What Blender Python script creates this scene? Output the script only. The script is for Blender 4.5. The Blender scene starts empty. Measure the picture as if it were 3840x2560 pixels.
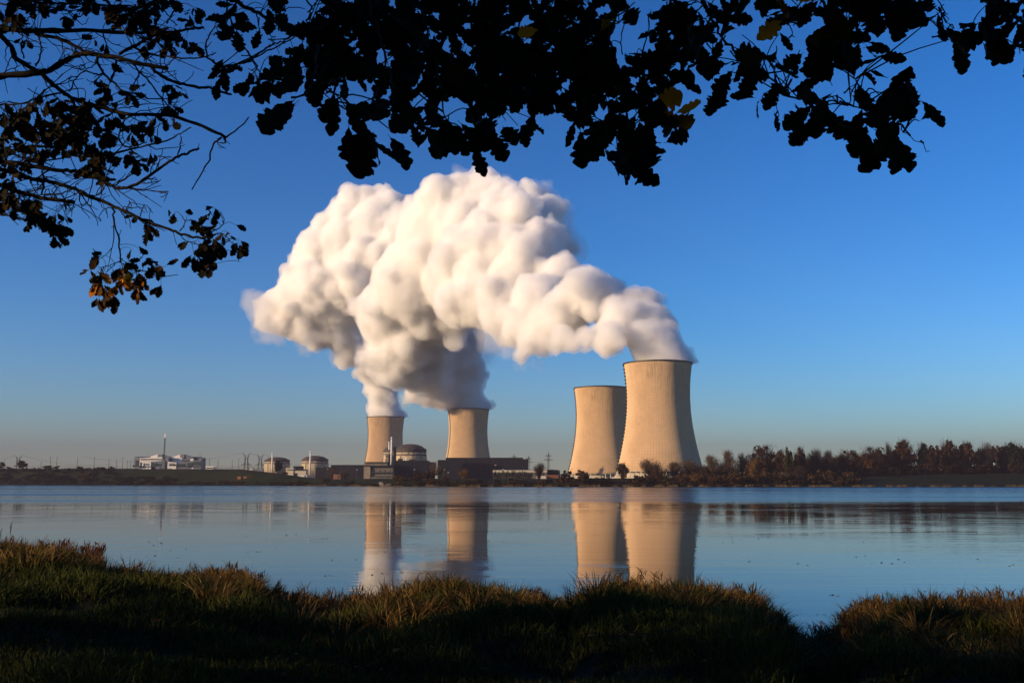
import bpy, bmesh, math, random
import numpy as np
from mathutils import Vector, Matrix
import openvdb

# ------------------------------------------------------------------ camera, sky, sun, exposure
R = math.radians
scn = bpy.context.scene
COL = scn.collection
FPX, CX, CY, HOR = 3733.0, 1920.0, 1280.0, 1809.0      # photo pixels
EYE = 3.8                                              # eye height over the lake
PITCH = math.atan((HOR - CY) / FPX)
cam_d = bpy.data.cameras.new('camera')
cam_d.lens = 36.0 * FPX / 3840.0
cam_d.clip_start, cam_d.clip_end = 0.05, 40000
cam = bpy.data.objects.new('camera', cam_d)
COL.objects.link(cam)
cam.location = (0, 0, EYE)
cam.rotation_euler = (math.pi / 2 + PITCH, 0, 0)
scn.camera = cam

SUN_EL, SUN_AZ = R(13), R(247)                         # azimuth clockwise from +Y
TO_SUN = Vector((math.sin(SUN_AZ) * math.cos(SUN_EL), math.cos(SUN_AZ) * math.cos(SUN_EL), math.sin(SUN_EL)))
world = bpy.data.worlds.new("World")
scn.world = world
world.use_nodes = True
wn, wl = world.node_tree.nodes, world.node_tree.links
bg = wn['Background']
sky = wn.new('ShaderNodeTexSky')
sky.sky_type = 'NISHITA'
sky.sun_disc = False
sky.sun_elevation, sky.sun_rotation = SUN_EL, SUN_AZ
sky.altitude = 0
sky.air_density, sky.dust_density, sky.ozone_density = 1.0, 0.0, 5.0
gm = wn.new('ShaderNodeGamma'); gm.inputs[1].default_value = 1.3      # a clear, deep autumn sky
hs = wn.new('ShaderNodeHueSaturation')
hs.inputs['Hue'].default_value = 0.502
hs.inputs['Saturation'].default_value = 1.12
wl.new(sky.outputs[0], gm.inputs[0])
wl.new(gm.outputs[0], hs.inputs['Color'])
wl.new(hs.outputs[0], bg.inputs[0])
bg.inputs[1].default_value = 0.068

sun_d = bpy.data.lights.new('sun', 'SUN')
sun_d.energy, sun_d.angle, sun_d.color = 5.0, R(0.5), (1.0, 0.72, 0.44)
sun = bpy.data.objects.new('sun', sun_d)
COL.objects.link(sun)
sun.location = (-60, -40, 60)
sun.rotation_euler = TO_SUN.to_track_quat('Z', 'Y').to_euler()

scn.view_settings.view_transform = 'Standard'
scn.view_settings.look = 'None'
scn.view_settings.exposure = 0.80
scn.view_settings.gamma = 1.0
scn.cycles.use_denoising = True
scn.cycles.max_bounces = 24
scn.cycles.diffuse_bounces = 3
scn.cycles.glossy_bounces = 3
scn.cycles.transmission_bounces = 4
scn.cycles.volume_bounces = 24
scn.cycles.transparent_max_bounces = 12
scn.cycles.volume_step_rate = 4

# ------------------------------------------------------------------ helpers
rng = np.random.default_rng(7)
random.seed(7)

def ray(px, py):
    x, y, z = px - CX, CY - py, FPX                    # right, up, forward
    c, s = math.cos(PITCH), math.sin(PITCH)
    return Vector((x, z * c - y * s, z * s + y * c))

def at(px, py, Y):
    d = ray(px, py)
    return Vector((0, 0, EYE)) + d * (Y / d.y)

def ramp(x, pts):
    xs = [p[0] for p in pts]; ys = [p[1] for p in pts]
    return np.interp(x, xs, ys)

class MB:
    """collects shapes in world space; build() links them as one mesh object"""
    def __init__(s):
        s.v, s.f, s.n = [], [], 0
    def add(s, verts, faces):
        verts = np.asarray(verts, float).reshape(-1, 3)
        s.v.append(verts)
        s.f += [tuple(i + s.n for i in f) for f in faces]
        s.n += len(verts)
        return s
    def box(s, c, size, rz=0.0):
        hx, hy, hz = [q / 2 for q in size]
        co, si = math.cos(rz), math.sin(rz)
        P = []
        for dz in (-hz, hz):
            for dx, dy in ((-hx, -hy), (hx, -hy), (hx, hy), (-hx, hy)):
                P.append((c[0] + dx * co - dy * si, c[1] + dx * si + dy * co, c[2] + dz))
        return s.add(P, [(3, 2, 1, 0), (4, 5, 6, 7), (0, 1, 5, 4), (1, 2, 6, 5), (2, 3, 7, 6), (3, 0, 4, 7)])
    def prism(s, poly, z0, z1):
        """poly: ground outline (counter-clockwise); z1 a number or a height per corner"""
        n = len(poly)
        zt = z1 if hasattr(z1, '__len__') else [z1] * n
        P = [(p[0], p[1], z0) for p in poly] + [(p[0], p[1], z) for p, z in zip(poly, zt)]
        F = [tuple(range(n - 1, -1, -1)), tuple(range(n, 2 * n))]
        F += [(i, (i + 1) % n, n + (i + 1) % n, n + i) for i in range(n)]
        return s.add(P, F)
    def tube(s, pts, rad, n=6):
        pts = [Vector(p) for p in pts]
        if not hasattr(rad, '__len__'):
            rad = [rad] * len(pts)
        V, F = [], []
        up = Vector((0.13, 0.27, 1)).normalized()
        for i, p in enumerate(pts):
            t = (pts[min(i + 1, len(pts) - 1)] - pts[max(i - 1, 0)])
            if t.length < 1e-9: t = Vector((0, 0, 1))
            t.normalize()
            a = t.cross(up)
            if a.length < 1e-3: a = t.cross(Vector((1, 0, 0)))
            a.normalize(); b = t.cross(a)
            for k in range(n):
                q = 2 * math.pi * k / n
                V.append(p + (a * math.cos(q) + b * math.sin(q)) * rad[i])
        for i in range(len(pts) - 1):
            for k in range(n):
                k2 = (k + 1) % n
                F.append((i * n + k, i * n + k2, (i + 1) * n + k2, (i + 1) * n + k))
        F.append(tuple(range(n - 1, -1, -1)))
        F.append(tuple(range((len(pts) - 1) * n, len(pts) * n)))
        return s.add(V, F)
    def lathe(s, c, prof, n=48, close=False):
        V, F = [], []
        for r, z in prof:
            for k in range(n):
                q = 2 * math.pi * k / n
                V.append((c[0] + r * math.cos(q), c[1] + r * math.sin(q), c[2] + z))
        m = len(prof)
        for i in range(m - 1 + (1 if close else 0)):
            j = (i + 1) % m
            for k in range(n):
                k2 = (k + 1) % n
                F.append((i * n + k, i * n + k2, j * n + k2, j * n + k))
        return s.add(V, F)
    def build(s, name, m, parent=None, smooth=False, off=None):
        V = np.concatenate(s.v) if s.v else np.zeros((0, 3))
        o = mesh_object(name, V - np.array(off if off is not None else wpos(parent)), s.f, m, parent, smooth)
        return o

def wpos(o):
    p = Vector((0, 0, 0))
    while o is not None:
        p += Vector(o.location); o = o.parent
    return p

def mesh_object(name, V, F, m, parent=None, smooth=False, tint=None):
    me = bpy.data.meshes.new(name)
    V = np.asarray(V, np.float32)
    if isinstance(F, np.ndarray):
        k = F.shape[1]
        me.vertices.add(len(V)); me.vertices.foreach_set('co', V.ravel())
        me.loops.add(F.size); me.loops.foreach_set('vertex_index', F.ravel().astype(np.int32))
        me.polygons.add(len(F))
        me.polygons.foreach_set('loop_start', np.arange(0, F.size, k, dtype=np.int32))
        me.polygons.foreach_set('loop_total', np.full(len(F), k, np.int32))
        me.update(calc_edges=True)
    else:
        me.from_pydata(V.tolist(), [], F); me.update()
    if tint is not None:
        a = me.attributes.new('tint', 'FLOAT', 'POINT')
        a.data.foreach_set('value', np.asarray(tint, np.float32))
    if smooth:
        me.polygons.foreach_set('use_smooth', np.ones(len(me.polygons), bool))
    if m: me.materials.append(m)
    o = bpy.data.objects.new(name, me); COL.objects.link(o)
    if parent: o.parent = parent
    return o

def tag(o, label=None, cat=None, group=None, kind=None):
    if label: o['label'] = label
    if cat: o['category'] = cat
    if group: o['group'] = group
    if kind: o['kind'] = kind
    return o

def thing(name, loc, label, cat, group=None):
    o = bpy.data.objects.new(name, None); COL.objects.link(o)
    o.empty_display_size = 0.5
    o.location = loc
    return tag(o, label, cat, group)

def copy_tree(o, parent=None):
    c = o.copy(); COL.objects.link(c); c.parent = parent
    for ch in list(o.children): copy_tree(ch, c)
    return c

# ------------------------------------------------------------------ materials
MATS = {}
class NT:
    def __init__(s, name):
        s.m = bpy.data.materials.new(name); s.m.use_nodes = True
        s.t = s.m.node_tree; s.n = s.t.nodes; s.l = s.t.links
        s.b = s.n.get('Principled BSDF'); s.out = s.n.get('Material Output')
        MATS[name] = s.m
    def new(s, typ, **kw):
        q = s.n.new('ShaderNode' + typ)
        for k, v in kw.items(): setattr(q, k, v)
        return q
    def link(s, a, b): s.l.new(a, b)
    def math(s, op, a, b=None, c=None):
        q = s.new('Math', operation=op)
        for i, x in enumerate((a, b, c)):
            if x is None: continue
            if isinstance(x, (int, float)): q.inputs[i].default_value = x
            else: s.link(x, q.inputs[i])
        return q.outputs[0]
    def coord(s, kind='Object'): return s.new('TexCoord').outputs[kind]
    def mapping(s, vec, scale):
        q = s.new('Mapping'); q.inputs['Scale'].default_value = scale
        s.link(vec, q.inputs[0]); return q.outputs[0]
    def noise(s, vec, scale, detail=4, rough=.55):
        q = s.new('TexNoise'); q.inputs['Scale'].default_value = scale
        q.inputs['Detail'].default_value = detail; q.inputs['Roughness'].default_value = rough
        if vec is not None: s.link(vec, q.inputs['Vector'])
        return q.outputs[0]
    def cramp(s, fac, stops):
        q = s.new('ValToRGB'); e = q.color_ramp.elements
        while len(e) < len(stops): e.new(0.5)
        for el, (p, c) in zip(e, stops):
            el.position = p; el.color = (*c, 1) if len(c) == 3 else c
        s.link(fac, q.inputs[0]); return q.outputs[0]
    def mix(s, fac, a, b, mode='MIX'):
        q = s.new('Mix', data_type='RGBA', blend_type=mode)
        for i, x in ((0, fac), (6, a), (7, b)):
            if isinstance(x, (int, float)): q.inputs[i].default_value = x
            elif isinstance(x, tuple): q.inputs[i].default_value = (*x, 1)
            else: s.link(x, q.inputs[i])
        return q.outputs[2]
    def bump(s, h, strength, dist):
        q = s.new('Bump'); q.inputs['Strength'].default_value = strength; q.inputs['Distance'].default_value = dist
        s.link(h, q.inputs['Height']); s.link(q.outputs[0], s.b.inputs['Normal'])

def mat_noise(name, c1, c2, scale=1.0, rough=0.8, spec=0.3, metal=0.0, bump=0.0, lo=.35, hi=.65, map_scale=(1, 1, 1)):
    t = NT(name)
    v = t.mapping(t.coord(), map_scale)
    f = t.noise(v, scale, 5)
    t.link(t.cramp(f, [(lo, c1), (hi, c2)]), t.b.inputs['Base Color'])
    t.b.inputs['Roughness'].default_value = rough
    t.b.inputs['Specular IOR Level'].default_value = spec
    t.b.inputs['Metallic'].default_value = metal
    if bump: t.bump(f, 0.6, bump)
    return t.m

def mat_tint(name, stops, rough=0.7, spec=0.2, trans=0.0):
    """plant material: colour from a per-blade random number, with a fine noise"""
    t = NT(name)
    a = t.new('Attribute', attribute_name='tint')
    f = t.noise(t.coord(), 9.0, 2)
    g = t.math('ADD', a.outputs['Fac'], t.math('MULTIPLY', t.math('SUBTRACT', f, .5), .35))
    col = t.cramp(g, stops)
    t.link(col, t.b.inputs['Base Color'])
    t.b.inputs['Roughness'].default_value = rough
    t.b.inputs['Specular IOR Level'].default_value = spec
    if trans:
        tr = t.new('BsdfTranslucent'); t.link(col, tr.inputs[0])
        mx = t.new('MixShader'); mx.inputs[0].default_value = trans
        t.link(t.b.outputs[0], mx.inputs[1]); t.link(tr.outputs[0], mx.inputs[2])
        t.link(mx.outputs[0], t.out.inputs[0])
    return t.m

# tower concrete: formwork ribs, lift joints, water streaks, blotches
def mat_tower():
    t = NT('tower_concrete')
    v = t.coord()
    sp = t.new('SeparateXYZ'); t.link(v, sp.inputs[0])
    ang = t.math('ARCTAN2', sp.outputs[1], sp.outputs[0])
    rib = t.math('FRACT', t.math('MULTIPLY', ang, 84 / (2 * math.pi)))
    ribm = t.math('LESS_THAN', rib, 0.16)
    lift = t.math('FRACT', t.math('MULTIPLY', sp.outputs[2], 1 / 4.2))
    liftm = t.math('LESS_THAN', lift, 0.13)
    cyl = t.new('CombineXYZ')
    t.link(t.math('MULTIPLY', ang, 46.0), cyl.inputs[0]); t.link(sp.outputs[2], cyl.inputs[1])
    blot = t.noise(cyl.outputs[0], 0.035, 5, .6)
    streak = t.noise(t.mapping(cyl.outputs[0], (1.0, 0.06, 1)), 0.5, 4, .7)
    panel = t.new('TexWhiteNoise', noise_dimensions='2D')
    pv = t.new('CombineXYZ')
    t.link(t.math('FLOOR', t.math('MULTIPLY', ang, 84 / (2 * math.pi))), pv.inputs[0])
    t.link(t.math('FLOOR', t.math('MULTIPLY', sp.outputs[2], 1 / 4.2)), pv.inputs[1])
    t.link(pv.outputs[0], panel.inputs['Vector'])
    base = t.cramp(blot, [(.3, (.57, .385, .215)), (.7, (.68, .47, .27))])
    base = t.mix(t.math('MULTIPLY', panel.outputs[0], .22), base, (.44, .33, .20))
    hz = t.new('MapRange'); t.link(sp.outputs[2], hz.inputs[0])
    hz.inputs[1].default_value, hz.inputs[2].default_value = 70, 150
    patchy = t.cramp(t.noise(cyl.outputs[0], .022, 3), [(.42, (.1, .1, .1)), (.62, (1, 1, 1))])
    sm = t.math('MULTIPLY', patchy, t.cramp(streak, [(.46, (0, 0, 0)), (.66, (1, 1, 1))]))
    sm = t.math('MULTIPLY', sm, t.math('MULTIPLY', hz.outputs[0], .6))
    base = t.mix(sm, base, (.17, .13, .085))
    base = t.mix(t.math('MULTIPLY', ribm, .17), base, (.17, .14, .10))
    base = t.mix(t.math('MULTIPLY', liftm, .12), base, (.22, .18, .13))
    t.link(base, t.b.inputs['Base Color'])
    t.b.inputs['Roughness'].default_value = .9; t.b.inputs['Diffuse Roughness'].default_value = 1.0
    t.b.inputs['Specular IOR Level'].default_value = .1
    t.bump(t.math('SUBTRACT', 1.0, ribm), .5, .3)
    return t.m
mat_tower()
M = MATS
mat_noise('dark_steel', (.012, .013, .016), (.025, .025, .028), .6, .6)
mat_noise('pale_column', (.55, .48, .38), (.68, .60, .48), .2, .8)
mat_noise('basin_concrete', (.33, .28, .21), (.42, .36, .27), .15, .9)

def mat_steam(name, density, aniso=0.15, col=(.974, .970, .966)):
    t = NT(name)
    t.n.remove(t.b)
    v = t.new('VolumePrincipled')
    v.inputs['Color'].default_value = (*col, 1)
    v.inputs['Density'].default_value = density
    v.inputs['Anisotropy'].default_value = aniso
    t.link(v.outputs[0], t.out.inputs['Volume'])
    return t.m
# ------------------------------------------------------------------ terrain and water
SHORE = [(-3000, 1700), (-500, 1700), (0, 1600), (500, 1450), (900, 1300), (1400, 1010), (1800, 900), (2600, 889), (3200, 900), (3840, 940), (5500, 1000), (7500, 1100)]
TOPROW = [(-3000, 1757), (0, 1757), (900, 1760), (1000, 1768), (1100, 1784), (1210, 1797), (1400, 1796), (2000, 1795), (2600, 1792), (3000, 1793), (3200, 1786), (3500, 1780), (3840, 1775), (7500, 1765)]
RISE = [(-3000, 110), (900, 110), (1200, 120), (1800, 120), (2600, 130), (3200, 170), (7500, 200)]
def px_of(x, y): return CX + FPX * x / max(y, 1e-6) / math.cos(PITCH) * 1.0
def shore_d(px): return float(ramp(px, SHORE))
def plateau_z(px):
    d = shore_d(px) + float(ramp(px, RISE))
    return EYE + (HOR - float(ramp(px, TOPROW))) / FPX * d
def far_z(px, d):
    s = (d - shore_d(px)) / float(ramp(px, RISE))
    if s <= 0: return -1.0
    t = min(1.0, s)
    return 0.35 + (plateau_z(px) - 0.35) * (t * t * (3 - 2 * t))

# water colour and wind: calm near the camera, wind-ruffled beyond about 180 m
t = NT('lake_water')
v = t.coord('Object')
sp = t.new('SeparateXYZ'); t.link(v, sp.inputs[0])
wob = t.noise(t.mapping(v, (.004, .02, 1)), 1.0, 3)
yy = t.math('ADD', sp.outputs[1], t.math('MULTIPLY', t.math('SUBTRACT', wob, .5), 90.0))
far = t.new('MapRange', interpolation_type='SMOOTHSTEP'); t.link(yy, far.inputs[0])
far.inputs[1].default_value, far.inputs[2].default_value = 165, 215
band = t.noise(t.mapping(v, (.0016, .011, 1)), 1.0, 3, .6)
ruff = t.math('MULTIPLY', far.outputs[0], t.cramp(band, [(.40, (.35, .35, .35)), (.60, (1, 1, 1))]))
t.b.inputs['Base Color'].default_value = (.006, .014, .02, 1)
t.b.inputs['IOR'].default_value = 1.333
t.b.inputs['Specular IOR Level'].default_value = .22
t.link(t.math('ADD', 0.012, t.math('MULTIPLY', ruff, .26)), t.b.inputs['Roughness'])
w1 = t.noise(t.mapping(v, (.55, 2.2, 1)), 1.0, 4, .5)
w2 = t.noise(t.mapping(v, (.10, .42, 1)), 1.0, 2, .5)
swell = t.cramp(t.noise(t.mapping(v, (.05, .06, 1)), 1.0, 2), [(.42, (.25, .25, .25)), (.62, (1, 1, 1))])
hh = t.math('MULTIPLY', t.math('ADD', t.math('MULTIPLY', w1, .016), t.math('MULTIPLY', w2, .05)), swell)
t.bump(hh, .5, 1.0)

mat_noise('meadow', (.006, .011, .003), (.015, .018, .005), .02, .95, .05)
mat_noise('earth_grass', (.008, .010, .004), (.022, .016, .008), 1.3, .95, .05, bump=.05)
mat_noise('hill_wood', (.05, .055, .055), (.07, .075, .075), .004, 1, 0)

V = [(-5000, -300, 0), (5000, -300, 0), (5000, 2600, 0), (-5000, 2600, 0)]
tag(mesh_object('lake_water', V, [(0, 1, 2, 3)], MATS['lake_water']), kind='structure')

# the far shore, out to the horizon
cols = list(range(-2600, 7200, 70))
offs = [-40, -4, 0, 2, 6, 12, 20, 30, 42, 56, 72, 90, 108, 130, 160, 200, 260, 350, 500, 800, 1400, 2600, 5200, 13000]
V, F = [], []
for px in cols:
    for o in offs:
        d = shore_d(px) + o * (1 + .04 * math.sin(px * .013))
        x = (px - CX) / FPX * math.cos(PITCH) * d
        z = far_z(px, d) if o > 0 else (.25 if o == 0 else -2.5)
        if 6 < o < 400: z += .5 * math.sin(px * .031 + o * .11) + .35 * math.sin(px * .083 + o * .05)
        V.append((x, d, z))
n = len(offs)
for i in range(len(cols) - 1):
    for j in range(n - 1):
        F.append((i * n + j, (i + 1) * n + j, (i + 1) * n + j + 1, i * n + j + 1))
tag(mesh_object('far_shore', V, F, MATS['meadow'], smooth=True), kind='structure')

# distant hills
V, F = [], []
for i, px in enumerate(range(-2600, 7000, 60)):
    d = 5600
    x = (px - CX) / FPX * d
    h = 42 + 16 * math.sin(px * .0021 + 1) + 9 * math.sin(px * .0067) + 4 * math.sin(px * .021)
    V += [(x, d - 500, 0), (x, d, h), (x * 1.05, d + 600, 0)]
    if i:
        b = 3 * i
        F += [(b - 3, b, b + 1, b - 2), (b - 2, b + 1, b + 2, b - 1)]
tag(mesh_object('hills', V, F, MATS['hill_wood'], smooth=True), kind='structure')

# ------------------------------------------------------------------ cooling towers
TOWERS = {}
def cooling_tower(key, px, d, label, ladder_az):
    x = (px - CX) / FPX * math.cos(PITCH) * d
    c = at(px, HOR - 60, d)
    z0 = 10.0
    r = thing('cooling_tower', (c.x, d, z0), label, 'cooling tower', 'cooling towers of the power station')
    H, zt, a, b = 168.0, 118.0, 46.3, 116.0
    rad = lambda z: a * math.sqrt(1 + ((z - zt) / b) ** 2)
    prof = [(rad(10 + (H - 10) * i / 40), 10 + (H - 10) * i / 40) for i in range(41)]
    inner = [(q - 1.0, z) for q, z in reversed(prof)]
    off = (c.x, d, z0)
    MB().lathe(off, prof + inner, 144, close=True).build('shell', M['tower_concrete'], r, True)
    rt = rad(H)
    MB().lathe(off, [(rt + .05, H - 1.5), (rt + 1.0, H - 1.3), (rt + 1.0, H - .5), (rt + .9, H + .6), (rt - 1.3, H + .6), (rt - 1.3, H - 1.2)], 144).build('rim', M['dark_steel'], r)
    rb = rad(10)
    mb = MB().lathe(off, [(rb + .06, 10.4), (rb + .9, 10.2), (rb + .9, 9.2), (rb - 1.2, 9.2), (rb - 1.2, 10.0)], 144)
    mb.build('ring_beam', M['basin_concrete'], r)
    n = 44
    for k in range(n):
        q0 = 2 * math.pi * k / n
        p1 = (c.x + (rb - .3) * math.cos(q0), d + (rb - .3) * math.sin(q0), z0 + 9.6)
        p0 = (c.x + (rb + 3.2) * math.cos(q0), d + (rb + 3.2) * math.sin(q0), z0 - .5)
        MB().tube([p0, p1], [.75, .6], 6).build('column', M['pale_column'], r)
    MB().lathe(off, [(rb + 7, -1), (rb + 7, 1.8), (rb + 6.4, 1.8), (rb + 6.4, -1)], 96).build('basin_wall', M['basin_concrete'], r)
    # pale splash screens seen between the columns
    MB().lathe(off, [(rb - 6, -1), (rb - 6, 10)], 96).build('inner_screen', M['basin_concrete'], r)
    mb = MB()
    zz = list(np.linspace(4, H + 1, 56))
    P = lambda z, g: (c.x + (rad(z) + g) * math.cos(ladder_az), d + (rad(z) + g) * math.sin(ladder_az), z0 + z)
    mb.tube([P(z, .9) for z in zz], .42, 5)
    for i, z in enumerate(np.linspace(14, H - 3, 30)):
        p = P(z, 1.1)
        mb.box(p, (2.2, 2.2, 2.0), ladder_az)
    mb.build('ladder', M['dark_steel'], r)
    TOWERS[key] = (c.x, d, z0, H, rt)
    return r
# ladder azimuth is measured from +X
cooling_tower('d', 2474, 1467, 'tall cooling tower nearest the lake, steaming, its right flank in shade', R(183))
cooling_tower('c', 2258, 1852, 'cooling tower with no steam, partly hidden behind the tallest one', R(185))
cooling_tower('b', 1755, 2403, 'far cooling tower steaming behind the long dark turbine hall', R(207))
cooling_tower('a', 1443, 2690, 'smallest and farthest cooling tower, steaming behind the dome with two white stacks', R(203))
# ------------------------------------------------------------------ steam
def at_disp(dx, dy, D): return at(dx * 1.63265, dy * 1.63265, D)
def noise_grid(shape, cell, rg):
    """smooth value noise on a grid"""
    g = [max(2, int(math.ceil(s / cell)) + 3) for s in shape]
    a = rg.random(g, dtype=np.float32)
    for ax in range(3):
        x = np.arange(shape[ax], dtype=np.float32) / cell
        i = x.astype(int); f = x - i; f = f * f * (3 - 2 * f)
        sh = [1, 1, 1]; sh[ax] = len(f); f = f.reshape(sh)
        a = np.take(a, i, axis=ax) * (1 - f) + np.take(a, i + 1, axis=ax) * f
    return a

def steam_mesh(balls, vox, seed, levels=3, amp=1.0, kids=(15, 9, 4), shells=((0, 0.0), (2, 2.0), (4, 4.2))):
    """balls (x, y, z, r): a union of puffs with smaller puffs budding from them, turned into one closed skin"""
    rg = np.random.default_rng(seed)
    B = [np.array(balls, float)]
    cur = B[0]
    for lv in range(levels):
        out = []
        for (x, y, z, r) in cur:
            for _ in range(kids[lv]):
                d = rg.normal(size=3); d /= np.linalg.norm(d)
                k = r * (.16 + .42 * rg.random() ** 1.6)
                out.append((x + d[0] * r * rg.uniform(.72, .98), y + d[1] * r * rg.uniform(.72, .98), z + d[2] * r * rg.uniform(.72, .98), k))
        cur = np.array(out); B.append(cur)
    B = np.concatenate(B)
    B = B[B[:, 3] > vox * .8]
    lo = (B[:, :3] - B[:, 3:]).min(0) - 9 * vox
    hi = (B[:, :3] + B[:, 3:]).max(0) + 9 * vox
    shape = np.ceil((hi - lo) / vox).astype(int) + 1
    f = np.full(shape, -8 * vox, np.float32)
    ax = [lo[i] + vox * np.arange(shape[i]) for i in range(3)]
    for (x, y, z, r) in B:
        q = r + 8 * vox
        s = [slice(max(0, int((c - q - lo[i]) / vox)), min(shape[i], int((c + q - lo[i]) / vox) + 2)) for i, c in enumerate((x, y, z))]
        d = np.sqrt((ax[0][s[0]][:, None, None] - x) ** 2 + (ax[1][s[1]][None, :, None] - y) ** 2 + (ax[2][s[2]][None, None, :] - z) ** 2)
        f[s[0], s[1], s[2]] = np.maximum(f[s[0], s[1], s[2]], r - d)
    f = np.minimum(f, 9 * vox)
    def blur(f):
        for a in range(3): f = (np.roll(f, 1, a) + 2 * f + np.roll(f, -1, a)) / 4
        return f
    for _ in range(9): f = blur(f)                       # melt the puffs into one another
    nz = sum(w * (np.abs(noise_grid(shape, c, rg) - .5) * 2) for w, c in ((2.4, 34), (2.2, 15), (2.3, 7), (2.2, 3.6), (1.5, 2.1)))
    f += (nz - 4.1) * vox * amp
    f = blur(f)
    out = []
    for k, (soft, iso) in enumerate(shells):
        for _ in range(soft): f = blur(f)
        g = openvdb.FloatGrid(background=float(8 * vox))
        g.copyFromArray(-f)
        pts, quads = g.convertToQuads(isovalue=-float(iso * vox))
        out.append((pts * vox + lo, quads.astype(np.int32)))
    return out

def skel(lst):
    """(display x, display y, radius in display px, distance) -> puffs in metres"""
    out = []
    for dx, dy, r, D in lst:
        p = at_disp(dx, dy, D)
        out.append((p.x, p.y, p.z, r * 1.63265 / FPX * D))
    return out

mat_steam('steam_edge', 0.042)
mat_steam('steam_body', 0.06)
mat_steam('steam_core', 0.10)
mat_steam('steam_thin', 0.0055)
PL_D = [(1520,822,62,1467),(1502,792,62,1475),(1485,765,62,1490),(1455,740,60,1500),(1425,735,52,1480),(1405,765,40,1440),(1395,790,38,1460),
        (1350,775,34,1490),(1315,790,28,1500),(1290,775,34,1520),(1440,715,52,1540),(1390,690,62,1560),(1345,665,60,1540),(1330,650,40,1490),(1300,720,66,1580),
        (1250,740,52,1620),(1215,785,38,1620),(1195,815,22,1620),(1240,690,72,1660),(1290,640,62,1700),(1230,600,82,1780),(1190,640,80,1760),(1170,690,66,1740),
        (1265,560,55,1850),(1240,510,58,1900),(1215,460,46,1950),(1180,540,90,1850),(1160,590,86,1800),
        (1150,720,58,1730),(1190,760,42,1690),(1115,680,84,1800),(1210,735,62,1660),(1090,600,90,1850),(1060,690,70,1860),(1250,790,34,1610),(1280,795,26,1570),(1550,800,30,1470),(1535,770,34,1475),(1515,735,40,1490),(1480,700,44,1520)]
PL_B = [(1075,930,44,2403),(1070,905,42,2390),(1030,915,32,2370),(1000,905,34,2360),(975,915,24,2350),(945,905,26,2350),(1080,870,36,2400),(1050,860,42,2380),
        (1000,860,52,2330),(950,855,50,2300),(910,845,48,2280),(890,865,30,2270),(1060,800,42,2330),(1060,765,40,2320),(1000,790,62,2280),(940,780,80,2250),(1000,730,80,2220),
        (900,720,90,2250),(960,650,110,2150),(1050,640,90,2050),(1080,560,110,2050),(1000,540,100,2100),(1060,470,78,2050),(1110,440,56,2030),(1000,470,48,2100),(960,510,56,2150),(1140,490,70,1980),(1160,660,60,1950),(1040,720,66,2150),(930,690,80,2200),(880,820,50,2270),(1090,840,30,2360),(1085,800,26,2340),(1090,770,24,2330)]
PL_A = [(884,952,40,2690),(883,930,38,2690),(880,908,38,2680),(880,880,42,2660),(870,850,44,2630),(850,825,42,2600),(830,800,50,2570),(800,770,56,2540),(760,745,58,2520),
        (700,740,52,2520),(650,735,42,2520),(615,735,34,2520),(640,700,46,2520),(700,680,72,2500),(780,680,90,2480),(840,640,110,2450),(740,620,70,2480),(700,600,42,2500),(720,560,42,2500),
        (750,520,40,2500),(790,500,46,2500),(800,455,30,2500),(840,465,46,2480),(880,470,44,2470),(870,540,90,2430),(800,570,80,2450),(910,600,90,2380),(690,640,46,2490),(675,700,50,2500),(730,760,46,2520),(650,700,36,2510),(610,725,24,2520),(775,470,22,2500),(820,445,26,2490),(870,440,24,2480)]
WISPS = {'d': [(1275,500,50,1950),(1310,560,40,1900),(1300,520,30,1930),(1335,590,22,1880),(1330,500,14,1930),(1240,450,42,1980),(1200,830,26,1640),(1235,835,22,1640),(1130,770,44,1720),(1170,790,34,1700),(1500,690,24,1540),(1540,740,20,1500)],
         'b': [(1110,820,34,2350),(1100,770,40,2330),(1125,800,24,2330),(930,920,20,2350),(1060,405,30,2050),(1150,430,36,2000)],
         'a': [(575,690,26,2520),(605,690,26,2520),(590,740,30,2520),(640,775,26,2520),(620,760,34,2520),(590,700,40,2510),(700,785,30,2530),(770,815,24,2560)]}
PL_A = [(a, b, r, D + 130 if D < 2600 else D) for a, b, r, D in PL_A]
for key, lst, vox, label in (('d', PL_D, 1.9, 'broad white steam plume drifting off the nearest cooling tower'),
                             ('b', PL_B, 2.5, 'billowing steam plume rising from the tower behind the dark hall'),
                             ('a', PL_A, 2.7, 'narrow-necked steam plume widening leftwards from the farthest tower')):
    X, Y, z0, H, rt = TOWERS[key]
    loc = (X, Y, z0 + H)
    root = None
    for i, (pts, quads) in enumerate(steam_mesh(skel(lst), vox, 11)):
        # steam stays inside the tower mouth below the rim
        inside = pts[:, 2] < z0 + H + 1.5
        dx, dy = pts[:, 0] - X, pts[:, 1] - Y
        rr = np.sqrt(dx * dx + dy * dy) + 1e-6
        k = np.where(inside & (rr < rt * 1.5), np.minimum(1, (rt - 2.5 - 1.5 * i) / rr), 1.0)
        pts[:, 0] = X + dx * k; pts[:, 1] = Y + dy * k
        o = mesh_object(('steam_plume', 'dense_steam', 'steam_core')[i], pts - np.array(loc), quads, MATS[('steam_edge', 'steam_body', 'steam_core')[i]], root, True)
        if root is None:
            root = o; o.location = loc
            tag(o, label, 'steam plume', 'steam plumes over the cooling towers')
    for wp, wq in steam_mesh(skel(WISPS[key]), vox * 1.15, 5, 3, 1.7, (10, 7, 3), ((1, -1.0), (1, 1.2))):
        mesh_object('wisp', wp - np.array(loc), wq, MATS['steam_thin'], root, True)
    print('steam', key, len(quads))
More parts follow.
